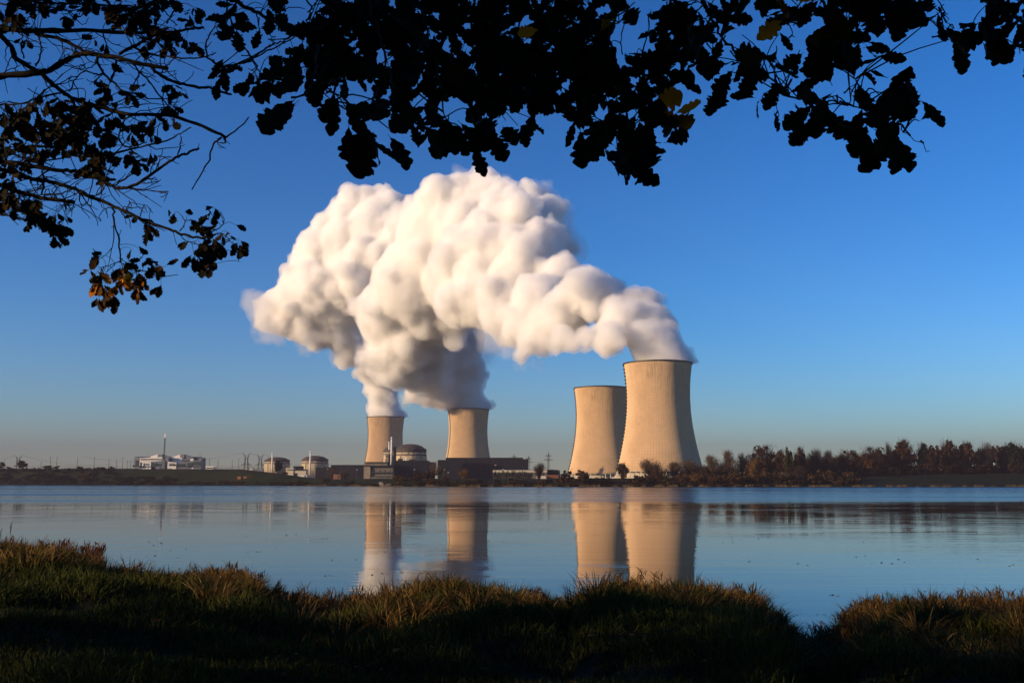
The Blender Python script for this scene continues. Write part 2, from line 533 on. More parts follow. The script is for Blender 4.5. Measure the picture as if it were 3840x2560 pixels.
# ------------------------------------------------------------------ the power station's buildings
mat_noise('dome_concrete', (.33, .27, .18), (.46, .38, .26), .12, .9, .1, map_scale=(1, 1, .35))
mat_noise('dome_roof', (.035, .028, .024), (.065, .05, .042), .25, .8)
mat_noise('stain', (.09, .075, .055), (.16, .13, .095), .5, .9)
mat_noise('navy_cladding', (.007, .009, .013), (.012, .014, .019), .05, .7, .08, map_scale=(1, 1, .1))
mat_noise('navy_trim', (.010, .012, .018), (.016, .018, .026), .2, .6)
mat_noise('white_metal', (.62, .60, .56), (.74, .72, .68), .2, .5, .4)
mat_noise('pale_concrete', (.20, .165, .115), (.29, .24, .17), .15, .9, .1)
mat_noise('grey_concrete', (.11, .095, .075), (.17, .15, .12), .2, .9, .1)
mat_noise('cream_wall', (.50, .42, .30), (.60, .51, .38), .2, .8)
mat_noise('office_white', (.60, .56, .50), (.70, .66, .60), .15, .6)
mat_noise('office_grey', (.10, .115, .14), (.15, .17, .20), .1, .6)  # grey parts, and shade painted on the pavilions' right-hand faces
mat_noise('dark_glass', (.012, .014, .018), (.03, .034, .04), .3, .15, .6)
mat_noise('galvanised', (.05, .055, .06), (.09, .095, .10), .5, .5, .4, .3)
mat_noise('brick_red', (.16, .07, .04), (.25, .12, .07), .8, .9)
mat_noise('rust_box', (.22, .08, .035), (.32, .12, .05), .5, .7)
mat_noise('road_grey', (.12, .115, .10), (.17, .16, .14), .4, .9)

def XY(px, D):
    p = at(px, HOR, D); return p.x
def Z(py, D, px=1920.0): return at(px, py, D).z
def block(mb, px0, px1, py_top, D, depth, zb, lead=0.0, py_top2=None):
    """box between two picture columns at distance D (front face), from height zb up to the row py_top"""
    x0, x1 = XY(px0, D), XY(px1, D)
    m = (px0 + px1) / 2
    z1, z2 = Z(py_top, D, m), Z(py_top2 if py_top2 else py_top, D, m)
    return mb.prism([(x0, D), (x1, D + lead), (x1, D + lead + depth), (x0, D + depth)], zb, [z1, z2, z2, z1])

def reactor(pxl, pxr, py_roof, py_dome, D, zb, label, skip=False):
    xl, xr = XY(pxl, D), XY(pxr, D)
    cx, rad = (xl + xr) / 2, (xr - xl) / 2
    m = (pxl + pxr) / 2
    zr, zd = Z(py_roof, D, m), Z(py_dome, D, m)
    r = thing('reactor_building', (cx, D, zb), label, 'reactor building', 'domed reactor buildings')
    o = (cx, D, 0)
    MB().lathe(o, [(rad, zb), (rad, zr), (rad - 1, zr), (rad - 1, zb)], 64, True).build('wall', M['dome_concrete'], r, True)
    h = zd - zr
    prof = [(rad + .35, zr - h * .42), (rad + .5, zr - h * .05), (rad + .1, zr + h * .14), (rad * .93, zr + h * .27), (rad * .86, zr + h * .32)]
    for i in range(1, 9):
        q = i / 8
        prof.append((rad * .84 * math.cos(q * math.pi / 2), zr + h * (.34 + .66 * math.sin(q * math.pi / 2) ** 1.25)))
    rf = MB().lathe(o, prof, 64).build('roof', M['dome_roof'], r, True)
    MB().lathe(o, [(rad + .15, zr - h * .95), (rad + .5, zr - h * .9), (rad + .5, zr - h * .72), (rad + .1, zr - h * .68)], 64).build('cornice', M['stain'], r)
    for k in range(16):                                   # dark runs below the roof edge
        mb = MB()
        q = 2 * math.pi * k / 16 + rng.uniform(-.1, .1)
        L = h * rng.uniform(.5, 1.4); w = rng.uniform(.015, .05)
        P = [(cx + (rad + .12) * math.cos(q + s), D + (rad + .12) * math.sin(q + s), z) for s, z in ((-w, zr - h * .4), (w, zr - h * .4), (w * .4, zr - h * .4 - L), (-w * .4, zr - h * .4 - L))]
        mb.add(P, [(0, 1, 2, 3)])
        mb.build('stain', M['stain'], r)
    for k in range(8):                                    # buttress strips
        q = 2 * math.pi * k / 8 + .2
        MB().box((cx + (rad + .4) * math.cos(q), D + (rad + .4) * math.sin(q), (zb + zr - h) / 2), (1.2, 2.2, zr - h - zb), q).build('buttress', M['dome_concrete'], r)
    return r

def stack(px, py_top, D, zb, label, rad=1.25):
    x = XY(px, D); z1 = Z(py_top, D, px)
    r = thing('vent_stack', (x, D, zb), label, 'vent stack', 'slim white vent stacks')
    MB().lathe((x, D, 0), [(rad, zb), (rad, z1), (rad - .15, z1), (rad - .15, zb)], 20, True).build('pipe', M['white_metal'], r, True)
    for q in (.45, .93):
        z = zb + (z1 - zb) * q
        MB().lathe((x, D, 0), [(rad + .03, z - .3), (rad + .25, z - .3), (rad + .25, z + .3), (rad + .03, z + .3)], 20).build('collar', M['galvanised'], r)
    return r

G1 = 10.0
reactor(1478, 1597, 1687, 1664, 1560, G1, 'large reactor building with brown dome roof beside two white stacks')
reactor(1436, 1500, 1689, 1672, 1800, G1, 'reactor building mostly hidden behind the large brown-domed one')
reactor(1130, 1228, 1723, 1708, 1900, 18, 'domed reactor building with one white stack at its left shoulder')
reactor(990, 1083, 1726, 1713, 1960, 20, 'domed reactor building partly behind a dark round tree')
stack(1466, 1638, 1475, 24, 'tallest white vent stack, standing on the grey pump house')
stack(1457, 1656, 1780, 20, 'white vent stack just behind and left of the tallest stack')
stack(1161, 1690, 1850, 18, 'white vent stack in front of the middle dome')
stack(1018, 1696, 1920, 20, 'white vent stack beside the dark round tree and the leftmost dome')

# pump house by the lake
D = 1440
r = thing('pump_house', (XY(1419, D), D, 3), 'grey concrete pump house below the tallest white stack', 'pump house')
zb = 2.0
block(MB(), 1364, 1472, 1747, D, 34, zb).build('wall', M['grey_concrete'], r)
block(MB(), 1363.5, 1387.5, 1748, D - 2.5, 6, zb).build('lit_face', M['pale_concrete'], r)  # sunlit left face, its light put into a paler concrete
mb = MB(); block(mb, 1387.6, 1474, 1784.2, D - 2.0, 6, zb); mb.build('terrace', M['grey_concrete'], r)
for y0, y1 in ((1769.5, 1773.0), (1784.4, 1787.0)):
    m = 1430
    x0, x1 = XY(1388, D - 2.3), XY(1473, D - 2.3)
    MB().box(((x0 + x1) / 2, D - 2.1, (Z(y0, D, m) + Z(y1, D, m)) / 2), (x1 - x0, 1.2, Z(y0, D, m) - Z(y1, D, m))).build('dark_band', M['dark_glass'], r)  # dark horizontal bands, built as solid bars across the front
x0, x1 = XY(1362.5, D), XY(1474, D)
MB().box(((x0 + x1) / 2, D + 15, Z(1746.4, D, 1419)), (x1 - x0, 38, .9)).build('roof', M['navy_trim'], r)
mb = MB(); block(mb, 1366, 1451, 1732.5, D + 6, 22, Z(1746, D, 1419)); mb.build('upper_storey', M['grey_concrete'], r)
x0, x1 = XY(1365, D), XY(1452, D)
MB().box(((x0 + x1) / 2, D + 16, Z(1732, D, 1410)), (x1 - x0, 24, .7)).build('parapet', M['navy_trim'], r)
for a, b in ((1431.5, 1443.5),):
    mb = MB()
    for q in (a, b): mb.box((XY(q, D + 10), D + 10, Z(1727, D, q)), (.5, .5, Z(1722, D, q) - Z(1732, D, q)))
    mb.box((XY((a + b) / 2, D + 10), D + 10, Z(1722, D, a)), (XY(b, D) - XY(a, D), .5, .5))
    mb.build('gantry', M['navy_trim'], r)
for px in (1400, 1420, 1440, 1460):
    MB().box((XY(px, D), D - .5, Z(1764, D, px)), (1.0, .9, 1.2)).build('wall_lamp', M['galvanised'], r)

# stepped light block and lift shaft beside the stack
D = 1500
r = thing('access_tower', (XY(1462, D), D, G1), 'stepped cream concrete tower squeezed between the tallest stack and the big dome', 'concrete tower')
mb = MB(); block(mb, 1452, 1476, 1687, D, 16, G1); mb.build('wall', M['pale_concrete'], r)
mb = MB(); block(mb, 1444.5, 1455, 1702, D - 3, 16, G1); mb.build('lower_step', M['pale_concrete'], r)
for y in (1686, 1690):
    mb = MB(); x0, x1 = XY(1451.5, D), XY(1476.5, D)
    mb.box(((x0 + x1) / 2, D + 7, Z(y, D, 1464)), (x1 - x0, 18, .6)); mb.build('cornice', M['stain'], r)
mb = MB(); block(mb, 1474, 1481.5, 1679, D - 6, 10, G1); mb.build('lift_shaft', M['navy_cladding'], r)
mb = MB(); x0, x1 = XY(1473.6, D - 6), XY(1482, D - 6)
mb.box(((x0 + x1) / 2, D - 1, Z(1678.6, D, 1478)), (x1 - x0, 11, .8)); mb.build('shaft_cap', M['navy_trim'], r)
mb = MB(); block(mb, 1443.5, 1456, 1706, D - 4, 3, Z(1711, D, 1450)); mb.build('balcony', M['stain'], r)

def hall(name, D, zb, blocks, label, cat, depth=60, ribs=True, mat='navy_cladding'):
    m = (blocks[0][0] + blocks[-1][1]) / 2
    r = thing(name, (XY(m, D), D, zb), label, cat)
    for i, (a, b, y) in enumerate(blocks):
        mb = MB(); block(mb, a, b, y, D + (0 if i % 2 == 0 else .6), depth - i * .5, zb); mb.build('wall', M[mat], r)
        x0, x1 = XY(a, D), XY(b, D)
        MB().box(((x0 + x1) / 2, D + depth / 2 - .3 + (i % 2) * .3, Z(y, D, (a + b) / 2) + .25), (x1 - x0 + .6 - i * .1, depth + .5, .7)).build('roof_edge', M['navy_trim'], r)
        n = max(2, int((x1 - x0) / 9))
        if ribs:
            mb = MB()
            for k in range(n + 1):
                mb.box((x0 + (x1 - x0) * k / n, D - .12 + (i % 2) * .6, (zb + Z(y, D, (a + b) / 2)) / 2), (.35, .25, Z(y, D, (a + b) / 2) - zb - .4))
            mb.build('cladding_rib', M['navy_trim'], r)
    return r
hall('service_building', 1465, G1, [(1480, 1602, 1727.5), (1602, 1623, 1733)], 'dark navy block in front of the large dome', 'industrial building', 40)
r = hall('turbine_hall', 1620, G1, [(1671, 1961, 1716.5), (1641, 1671, 1725), (1961, 1981, 1722)], 'long dark turbine hall with stepped ends below the steaming middle tower', 'turbine hall', 90)
D = 1620
mb = MB(); block(mb, 1917, 1930, 1715, D + 20, 20, Z(1717, D, 1920)); mb.build('roof_house', M['navy_trim'], r)
r = hall('turbine_hall', 1760, G1, [(1240, 1366, 1743.5), (1182, 1240, 1752)], 'dark low turbine hall left of the grey pump house', 'turbine hall', 80)

for px, py, w, h, dd in ((1560, 1725, 3.4, 4.0, 1460), (1500, 1726, 4.5, 1.6, 1460), (1532, 1726, 6, 1.5, 1462)):
    pass
# roof plant on the service building
for px, w, h in ((1521, 2.6, 5.5), (1500, 7, 3.0), (1545, 9, 2.2)):
    D = 1478
    z = Z(1727.5, 1465, 1540) + .6
    o = MB().box((XY(px, D), D, z + h / 2), (w, 3, h)).build('roof_unit', M['white_metal' if w < 3 else 'navy_trim'], [q for q in COL.objects if q.name == 'service_building'][0])

# long low office behind the hedge
D = 1330
r = thing('workshop', (XY(1945, D), D, 8), 'long low workshop with a cream fascia behind a dark hedge', 'workshop')
mb = MB(); block(mb, 1849, 2051, 1771, D, 18, 8); mb.build('wall', M['grey_concrete'], r)
x0, x1 = XY(1848, D), XY(2051.5, D)
MB().box(((x0 + x1) / 2, D + 8.8, (Z(1762, D, 1950) + Z(1770, D, 1950)) / 2), (x1 - x0, 20, Z(1762, D, 1950) - Z(1770, D, 1950))).build('fascia', M['cream_wall'], r)
MB().box(((x0 + x1) / 2, D + 8.8, Z(1761.4, D, 1950)), (x1 - x0 + .6, 21, .5)).build('roof', M['office_grey'], r)
for k in range(14):
    px = 1856 + 14 * k
    MB().box((XY(px, D), D - .1, Z(1779, D, px)), (2.6, .3, 2.4)).build('window', M['dark_glass'], r)
D = 1345
r = thing('storage_hall', (XY(2076, D), D, 8), 'low dark hall adjoining the cream-fronted workshop', 'hall')
mb = MB(); block(mb, 2053, 2100, 1759, D, 24, 8, py_top2=1765); mb.build('wall', M['navy_cladding'], r)
x0, x1 = XY(2052, D), XY(2101, D)
mb = MB(); block(mb, 2052.5, 2100.5, 1758.2, D - .4, 25, Z(1766, D, 2076) + 1.6, py_top2=1763.6); mb.build('roof', M['office_grey'], r)

D = 1120
r = thing('storage_shed', (XY(2030, D), D, 6), 'white round-topped shed beside the bare tree', 'shed')
x0, x1 = XY(2011, D), XY(2048, D); zb, zt = Z(1795, D, 2030), Z(1783, D, 2030)
prof = [(x0, zb), (x0 + .2, zb + (zt - zb) * .55), (x0 + 1.2, zb + (zt - zb) * .85), (x0 + 3, zt), (x1 - 1, zt - .1), (x1 - .1, zt - .8), (x1, zb)]
V = [(x, D, z) for x, z in prof] + [(x, D + 6, z) for x, z in prof]
k = len(prof)
F = [tuple(range(k)), tuple(range(2 * k - 1, k - 1, -1))] + [(i, i + k, i + 1 + k, i + 1) for i in range(k - 1)]
MB().add(V, F).build('body', M['cream_wall'], r)
MB().box((x0 + 1.6, D - .05, zb + 1.4), (2.0, .3, 2.8)).build('door', M['office_grey'], r)
D = 1125
r = thing('skip_container', (XY(2075, D), D, 6), 'long rusty brown container beside the white round-topped shed', 'container')
zb, zt = Z(1796, D, 2075), Z(1780, D, 2075)
x0, x1 = XY(2053, D), XY(2095, D)
MB().box(((x0 + x1) / 2, D + 1.5, (zb + zt) / 2), (x1 - x0, 3, zt - zb)).build('body', M['rust_box'], r)
mb = MB()
for k in range(12): mb.box((x0 + (x1 - x0) * (k + .5) / 12, D - .05, (zb + zt) / 2), (.25, .2, zt - zb - .5))
mb.build('rib', M['brick_red'], r)

# small buildings beside the middle dome
D = 1640
r = thing('control_building', (XY(1108, D), D, 14), 'cream flat-roofed building with a dark doorway below the middle dome', 'building')
zb = 12
mb = MB(); block(mb, 1070, 1099, 1754, D, 14, zb); mb.build('wall', M['cream_wall'], r)
mb = MB(); block(mb, 1099, 1146, 1760, D + 1, 16, zb); mb.build('wing', M['cream_wall'], r)
mb = MB(); block(mb, 1101, 1113, 1773, D + .6, 3, zb); mb.build('doorway', M['dark_glass'], r)
x0, x1 = XY(1069.5, D), XY(1146.5, D)
MB().box(((x0 + x1) / 2, D + 8, Z(1759.4, D, 1108)), (x1 - x0, 20, .5)).build('roof', M['navy_trim'], r)
mb = MB(); block(mb, 1098, 1130, 1747, D + 40, 16, zb); mb.build('rear_block', M['navy_cladding'], r)
D = 1560
r = thing('lean_to_shed', (XY(1136, D), D, 12), 'white lean-to shed in front of the cream flat-roofed building', 'shed')
mb = MB(); block(mb, 1124, 1150, 1778, D, 8, 11, py_top2=1780.5); mb.build('body', M['white_metal'], r)
x0, x1 = XY(1140, D), XY(1147, D)
MB().box(((x0 + x1) / 2, D - .05, Z(1786, D, 1143)), (x1 - x0, .3, 3)).build('door', M['office_grey'], r)
mb = MB(); block(mb, 1123, 1151, 1776.6, D - .8, 9.5, Z(1780.5, D, 1137) + .9, py_top2=1779.2); mb.build('roof', M['cream_wall'], r)
D = 1880
r = thing('transformer_hut', (XY(940, D), D, 24), 'small cream hut at the foot of the two horned pylons', 'hut')
mb = MB(); block(mb, 934, 946, 1755.5, D, 6, 24); mb.build('body', M['cream_wall'], r)
mb = MB(); block(mb, 946, 985, 1757, D + .5, 6, 24); mb.build('annex', M['office_grey'], r)
mb = MB(); block(mb, 933.5, 946.3, 1755, D - .3, 6.6, Z(1755.5, D, 940)); mb.build('roof', M['navy_trim'], r)
D = 1300
r = thing('brick_hut', (XY(1262, D), D, 5), 'small roofless brick hut left of the grey pump house', 'hut')
mb = MB(); block(mb, 1249, 1276, 1777, D, 7, 2, py_top2=1780); mb.build('wall', M['brick_red'], r)
MB().box((XY(1268, D), D - .05, Z(1788, D, 1268)), (1.6, .3, 3)).build('doorway', M['dark_glass'], r)

# ------------------------------------------------------------------ the two white pavilions on the dyke, with their mast
def pav(points, name, mat, D, parent, depth, zb):
    """wall with a sloping top: points (px, row of the top) from left to right"""
    for (a, ya), (b, yb) in zip(points[:-1], points[1:]):
        mb = MB(); block(mb, a, b, ya, D, depth, zb, py_top2=yb); mb.build(name, M[mat], parent)
def R5(x, y): return 400 + x / 3.92, 1580 + y / 3.92
D = 1720
zb = 22.0
def office(label, parts_):
    r = thing('office_building', (XY(parts_[0][1][0][0], D), D, zb), label, 'office building', 'white angular office pavilions')
    for name, pts, mat, dd, dep in parts_:
        P = [R5(*q) for q in pts]
        for (a, ya), (b, yb) in zip(P[:-1], P[1:]):
            mb = MB(); block(mb, a, b, ya, D + dd, dep, zb, py_top2=yb); mb.build(name, M[mat], r)
    return r
def office_quads(r, quads):
    for name, mat, dd, (x0, y0, x1, y1) in quads:
        a, ya = R5(x0, y0); b, yb = R5(x1, y1)
        xa, xb = XY(a, D + dd), XY(b, D + dd); za, zc = Z(ya, D + dd, a), Z(yb, D + dd, a)
        MB().box(((xa + xb) / 2, D + dd - .12, (za + zc) / 2), (xb - xa, .5, za - zc)).build(name, M[mat], r)
r = office('white angular office pavilion left of the lattice mast', [  # white for sunlit faces, grey for shaded ones: light set in wall colours
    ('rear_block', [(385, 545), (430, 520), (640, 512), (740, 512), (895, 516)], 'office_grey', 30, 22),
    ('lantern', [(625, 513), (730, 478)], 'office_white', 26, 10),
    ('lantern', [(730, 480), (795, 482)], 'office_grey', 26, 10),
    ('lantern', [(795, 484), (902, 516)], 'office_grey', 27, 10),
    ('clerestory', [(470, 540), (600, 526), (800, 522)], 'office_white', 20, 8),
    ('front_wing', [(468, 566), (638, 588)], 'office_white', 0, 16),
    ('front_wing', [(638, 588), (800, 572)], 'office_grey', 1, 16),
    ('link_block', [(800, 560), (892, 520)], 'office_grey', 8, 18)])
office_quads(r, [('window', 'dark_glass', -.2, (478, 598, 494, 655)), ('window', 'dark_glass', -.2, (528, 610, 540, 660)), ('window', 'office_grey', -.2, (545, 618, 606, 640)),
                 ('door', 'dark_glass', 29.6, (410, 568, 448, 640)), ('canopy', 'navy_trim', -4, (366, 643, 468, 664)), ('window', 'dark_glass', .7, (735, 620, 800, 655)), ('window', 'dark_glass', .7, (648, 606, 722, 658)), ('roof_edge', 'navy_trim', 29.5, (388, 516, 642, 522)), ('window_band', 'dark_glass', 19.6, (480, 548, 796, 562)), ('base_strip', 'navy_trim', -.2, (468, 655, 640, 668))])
r = office('white angular office pavilion right of the lattice mast', [  # right-hand faces again grey, with their shade in the colour
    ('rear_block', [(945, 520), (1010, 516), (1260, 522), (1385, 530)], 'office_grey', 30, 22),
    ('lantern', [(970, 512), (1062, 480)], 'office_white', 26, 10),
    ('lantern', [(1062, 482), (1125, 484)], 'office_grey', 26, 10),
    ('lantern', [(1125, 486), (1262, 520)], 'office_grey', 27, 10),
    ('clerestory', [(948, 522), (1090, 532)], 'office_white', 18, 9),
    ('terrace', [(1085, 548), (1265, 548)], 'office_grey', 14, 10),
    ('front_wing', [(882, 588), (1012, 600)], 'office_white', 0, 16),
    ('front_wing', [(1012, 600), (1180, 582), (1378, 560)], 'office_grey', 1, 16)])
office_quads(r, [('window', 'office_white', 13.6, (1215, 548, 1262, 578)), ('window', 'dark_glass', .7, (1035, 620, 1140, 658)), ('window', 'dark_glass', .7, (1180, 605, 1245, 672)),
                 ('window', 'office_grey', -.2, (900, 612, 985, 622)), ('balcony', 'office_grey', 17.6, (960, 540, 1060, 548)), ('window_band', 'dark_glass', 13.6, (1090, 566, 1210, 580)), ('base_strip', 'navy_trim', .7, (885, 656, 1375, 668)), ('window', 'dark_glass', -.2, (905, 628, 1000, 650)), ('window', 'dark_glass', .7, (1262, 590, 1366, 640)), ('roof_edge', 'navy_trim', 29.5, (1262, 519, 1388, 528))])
def lattice(mb, px, D, z0, z1, w0, w1, bays, bar=.22):
    x = XY(px, D)
    C = [(-1, -1), (1, -1), (1, 1), (-1, 1)]
    lv = [(z0 + (z1 - z0) * k / bays, (w0 + (w1 - w0) * k / bays) / 2) for k in range(bays + 1)]
    for a, b in C: mb.tube([(x + a * w, D + b * w, z) for z, w in lv], bar, 4)
    for (za, wa), (zc, wc) in zip(lv[:-1], lv[1:]):
        for i in range(4):
            p, q = C[i], C[(i + 1) % 4]
            mb.tube([(x + p[0] * wa, D + p[1] * wa, za), (x + q[0] * wc, D + q[1] * wc, zc)], bar * .7, 4)
            mb.tube([(x + q[0] * wa, D + q[1] * wa, za), (x + p[0] * wc, D + p[1] * wc, zc)], bar * .7, 4)
D = 1690
r = thing('antenna_mast', (XY(609, D), D, zb), 'tall grey lattice mast rising between the two white pavilions', 'mast')
px_a, y_a = R5(818, 640); px_b, y_b = R5(826, 238); _, y_c = R5(826, 178)
mb = MB(); lattice(mb, px_b, D, zb, Z(y_b, D, 609), 2.6, 1.4, 22, .17); mb.build('lattice', M['galvanised'], r)
x = XY(px_b, D)
MB().box((x, D, (Z(y_b, D, 609) + Z(y_c, D, 609)) / 2), (2.4, 1.6, Z(y_c, D, 609) - Z(y_b, D, 609))).build('antenna', M['white_metal'], r)
MB().box((x, D, zb + 10), (4.0, 3.4, 20)).build('base_tower', M['office_grey'], r)
r = thing('roof_aerial', (XY(744.5, 1755), 1755, Z(1716, 1755, 744)), 'small square aerial frame on the right pavilion roof', 'aerial')
mb = MB(); x0, x1 = XY(741, 1755), XY(748, 1755); za, zc = Z(1716, 1755, 744), Z(1699, 1755, 744)
for q in (x0, x1): mb.box((q, 1755, (za + zc) / 2), (.3, .3, zc - za))
for z in (zc, (za + zc) / 2, za + 1.4): mb.box(((x0 + x1) / 2, 1755, z), (x1 - x0, .25, .25))
mb.build('frame', M['galvanised'], r)
D = 1640
a, ya = R5(1452, 655); b, yb = R5(1594, 712)
r = thing('parked_bus', (XY(788, D), D, 22), 'white bus parked on the dyke beside the right pavilion', 'bus')
mb = MB(); block(mb, a, b, ya + 2, D, 3, Z(yb - 1.5, D, 788)); mb.build('body', M['office_white'], r)
mb = MB(); block(mb, b - 9.5, b + .3, ya + 1.6, D - .08, 3.2, Z(yb - 1.8, D, 788)); mb.build('shaded_end', M['office_grey'], r)  # dark right side of the bus, its shade painted as a grey panel
mb = MB(); block(mb, a + .5, b - 10, ya + 5.6, D - .06, 2, Z(ya + 9.5, D, 788)); mb.build('window', M['dark_glass'], r)
mb = MB(); block(mb, a - .3, b + .4, ya, D - .3, 3.6, Z(ya + 2, D, 788)); mb.build('roof', M['white_metal'], r)
for px in (a + 6, b - 6):
    MB().lathe((0, 0, 0), [(.55, -.15), (.55, .15), (.1, .16)], 12)
    mb = MB(); zc = Z(yb - .8, D, 788); xx = XY(px, D)
    mb.add([(xx + .55 * math.cos(q), D - .15, zc + .55 * math.sin(q)) for q in np.linspace(0, 2 * math.pi, 13)[:-1]] + [(xx + .55 * math.cos(q), D + .25, zc + .55 * math.sin(q)) for q in np.linspace(0, 2 * math.pi, 13)[:-1]],
           [tuple(range(11, -1, -1))] + [(i, (i + 1) % 12, 12 + (i + 1) % 12, 12 + i) for i in range(12)])
    mb.build('wheel', M['dark_steel'], r)

# ------------------------------------------------------------------ pylons
def horned_pylon(px, pt, pb, D, label):
    z0, z1 = Z(pb, D, px) - 1, Z(pt, D, px)
    H = z1 - z0; x = XY(px, D)
    r = thing('power_pylon', (x, D, z0), label, 'pylon', 'horned power pylons on the dyke')
    s = H / 64
    for q in (-1, 1):
        mb = MB()
        for dy in (-1.6, 1.6):
            for dx in (-1.3, 1.3):
                mb.tube([(x + q * 8.5 * s + dx * 2.4 * s, D + dy * 2 * s, z0), (x + q * 5.0 * s + dx * s, D + dy * s, z0 + 24 * s), (x + q * 4.4 * s + dx * .9 * s, D + dy * s, z0 + 46 * s)], 0.65 * s, 4)
        for k in range(11):
            za, zc = z0 + k * 4.2 * s, z0 + (k + 1) * 4.2 * s
            f = lambda z: 8.5 - 3.5 * min(1, (z - z0) / (24 * s)) - .6 * max(0, (z - z0 - 24 * s) / (22 * s))
            mb.tube([(x + q * f(za) * s - 1.6 * s, D, za), (x + q * f(zc) * s + 1.6 * s, D, zc)], 0.44 * s, 4)
            mb.tube([(x + q * f(za) * s + 1.6 * s, D, za), (x + q * f(zc) * s - 1.6 * s, D, zc)], 0.44 * s, 4)
        mb.build('leg', M['galvanised'], r)
    mb = MB()                                                # horned crosshead
    for q in (-1, 1):
        mb.tube([(x, D, z0 + 54 * s), (x + q * 7 * s, D, z0 + 55 * s), (x + q * 12.5 * s, D, z1)], 0.85 * s, 4)
        mb.tube([(x + q * 4.4 * s, D, z0 + 44 * s), (x + q * 8.5 * s, D, z0 + 53 * s), (x + q * 12.5 * s, D, z1)], 0.85 * s, 4)
        mb.tube([(x + q * 4.4 * s, D, z0 + 46 * s), (x + q * 6 * s, D, z0 + 55 * s)], 0.68 * s, 4)
        mb.tube([(x + q * 2 * s, D, z0 + 54 * s), (x + q * 5 * s, D, z0 + 46 * s)], 0.51 * s, 4)
    mb.tube([(x - 4.6 * s, D, z0 + 46 * s), (x + 4.6 * s, D, z0 + 46 * s)], 0.85 * s, 4)
    mb.build('crosshead', M['galvanised'], r)
    mb = MB()
    for q in (-1, 1):
        mb.tube([(x + q * 3 * s, D, z0 + 31 * s), (x + q * 12 * s, D, z0 + 23 * s), (x + q * 19 * s, D, z0 + 20 * s)], 0.85 * s, 4)
        mb.tube([(x + q * 3 * s, D, z0 + 24 * s), (x + q * 12 * s, D, z0 + 21.5 * s), (x + q * 19 * s, D, z0 + 20 * s)], 0.85 * s, 4)
        for k in range(4):
            mb.tube([(x + q * (5 + 3 * k) * s, D, z0 + (23.6 - .5 * k) * s), (x + q * (6.5 + 3 * k) * s, D, z0 + (28.5 - 2 * k) * s)], 0.51 * s, 4)
    mb.tube([(x - 5 * s, D, z0 + 24 * s), (x + 5 * s, D, z0 + 24 * s)], 0.68 * s, 4)
    mb.build('crossarm', M['galvanised'], r)
    for q in (-1, 1):
        MB().tube([(x + q * 19 * s, D, z0 + 20 * s), (x + q * 19 * s, D, z0 + 17 * s)], .35 * s, 5).build('insulator', M['dark_steel'], r)
    return r, [(x + q * 12.5 * s, D, z1) for q in (-1, 1)] + [(x + q * 19 * s, D, z0 + 17 * s) for q in (-1, 1)]
_, wa = horned_pylon(921, 1697.5, 1763, 1950, 'left one of the two horned pylons beside the leftmost dome')
_, wb = horned_pylon(973, 1702, 1762, 2000, 'right one of the two horned pylons beside the leftmost dome')
_, wc = horned_pylon(63, 1706, 1766, 2100, 'lone wide-armed pylon fading behind the dyke on the far left')

def arm_pylon(px, pt, pb, D, label):
    z0, z1 = Z(pb, D, px), Z(pt, D, px); H = z1 - z0; x = XY(px, D)
    r = thing('power_pylon', (x, D, z0), label, 'pylon', 'slim power pylons behind the halls')
    mb = MB(); lattice(mb, px, D, z0, z0 + H * .86, H * .085, H * .06, 10, .3); mb.build('body', M['galvanised'], r)
    MB().tube([(x, D, z0 + H * .84), (x, D, z1)], [.9, .2], 5).build('peak', M['galvanised'], r)
    for f, w in ((.62, .22), (.80, .16)):
        mb = MB()
        for q in (-1, 1):
            mb.tube([(x, D, z0 + H * (f + .03)), (x + q * w * H, D, z0 + H * f)], .32, 4)
            mb.tube([(x, D, z0 + H * (f - .02)), (x + q * w * H, D, z0 + H * f)], .32, 4)
        mb.build('crossarm', M['galvanised'], r)
    return [(x + q * .22 * H, D, z0 + H * .62) for q in (-1, 1)]
pa = arm_pylon(2057, 1692, 1775, 1750, 'tallest slim pylon, right of the long dark turbine hall')
pb_ = arm_pylon(1983, 1705, 1775, 1800, 'slim pylon at the right end of the long dark turbine hall')
pc = arm_pylon(1928, 1699, 1765, 2050, 'slim pylon peeking over the roof of the long dark turbine hall')
def wire(a, b, sag, label):
    P = []
    for k in range(13):
        q = k / 12
        P.append((a[0] + (b[0] - a[0]) * q, a[1] + (b[1] - a[1]) * q, a[2] + (b[2] - a[2]) * q - sag * 4 * q * (1 - q)))
    o = MB().tube(P, .15, 4).build('power_line', M['dark_steel'], off=P[0]); o.location = P[0]
    tag(o, label, 'power line', 'sagging power lines')
W2 = 'sagging power line strung between the two horned pylons'
wire(wa[1], wb[0], 2, W2); wire(wa[3], wb[2], 3, W2)
W3 = 'sagging power line leading left from the horned pylons across the pavilions'
q = XY(300, 2050)
wire(wa[0], (q, 2050, wa[0][2] - 4), 16, W3); wire(wa[2], (XY(330, 2050), 2050, wa[2][2] - 2), 10, W3)
W4 = 'sagging power line running from the horned pylons past the domes'
wire(wb[1], (XY(1240, 2150), 2150, wb[1][2] - 16), 12, W4); wire(wb[3], (XY(1240, 2150), 2150, wb[3][2] - 6), 6, W4)
W5 = 'faint power line beside the lone pylon at the far left'
wire(wc[1], (XY(420, 2200), 2200, wc[1][2] - 16), 10, W5); wire(wc[0], (XY(-150, 2000), 2000, wc[0][2]), 10, W5)
wire(pa[0], pb_[1], 2.5, 'short power line between the two slim pylons right of the dark hall')

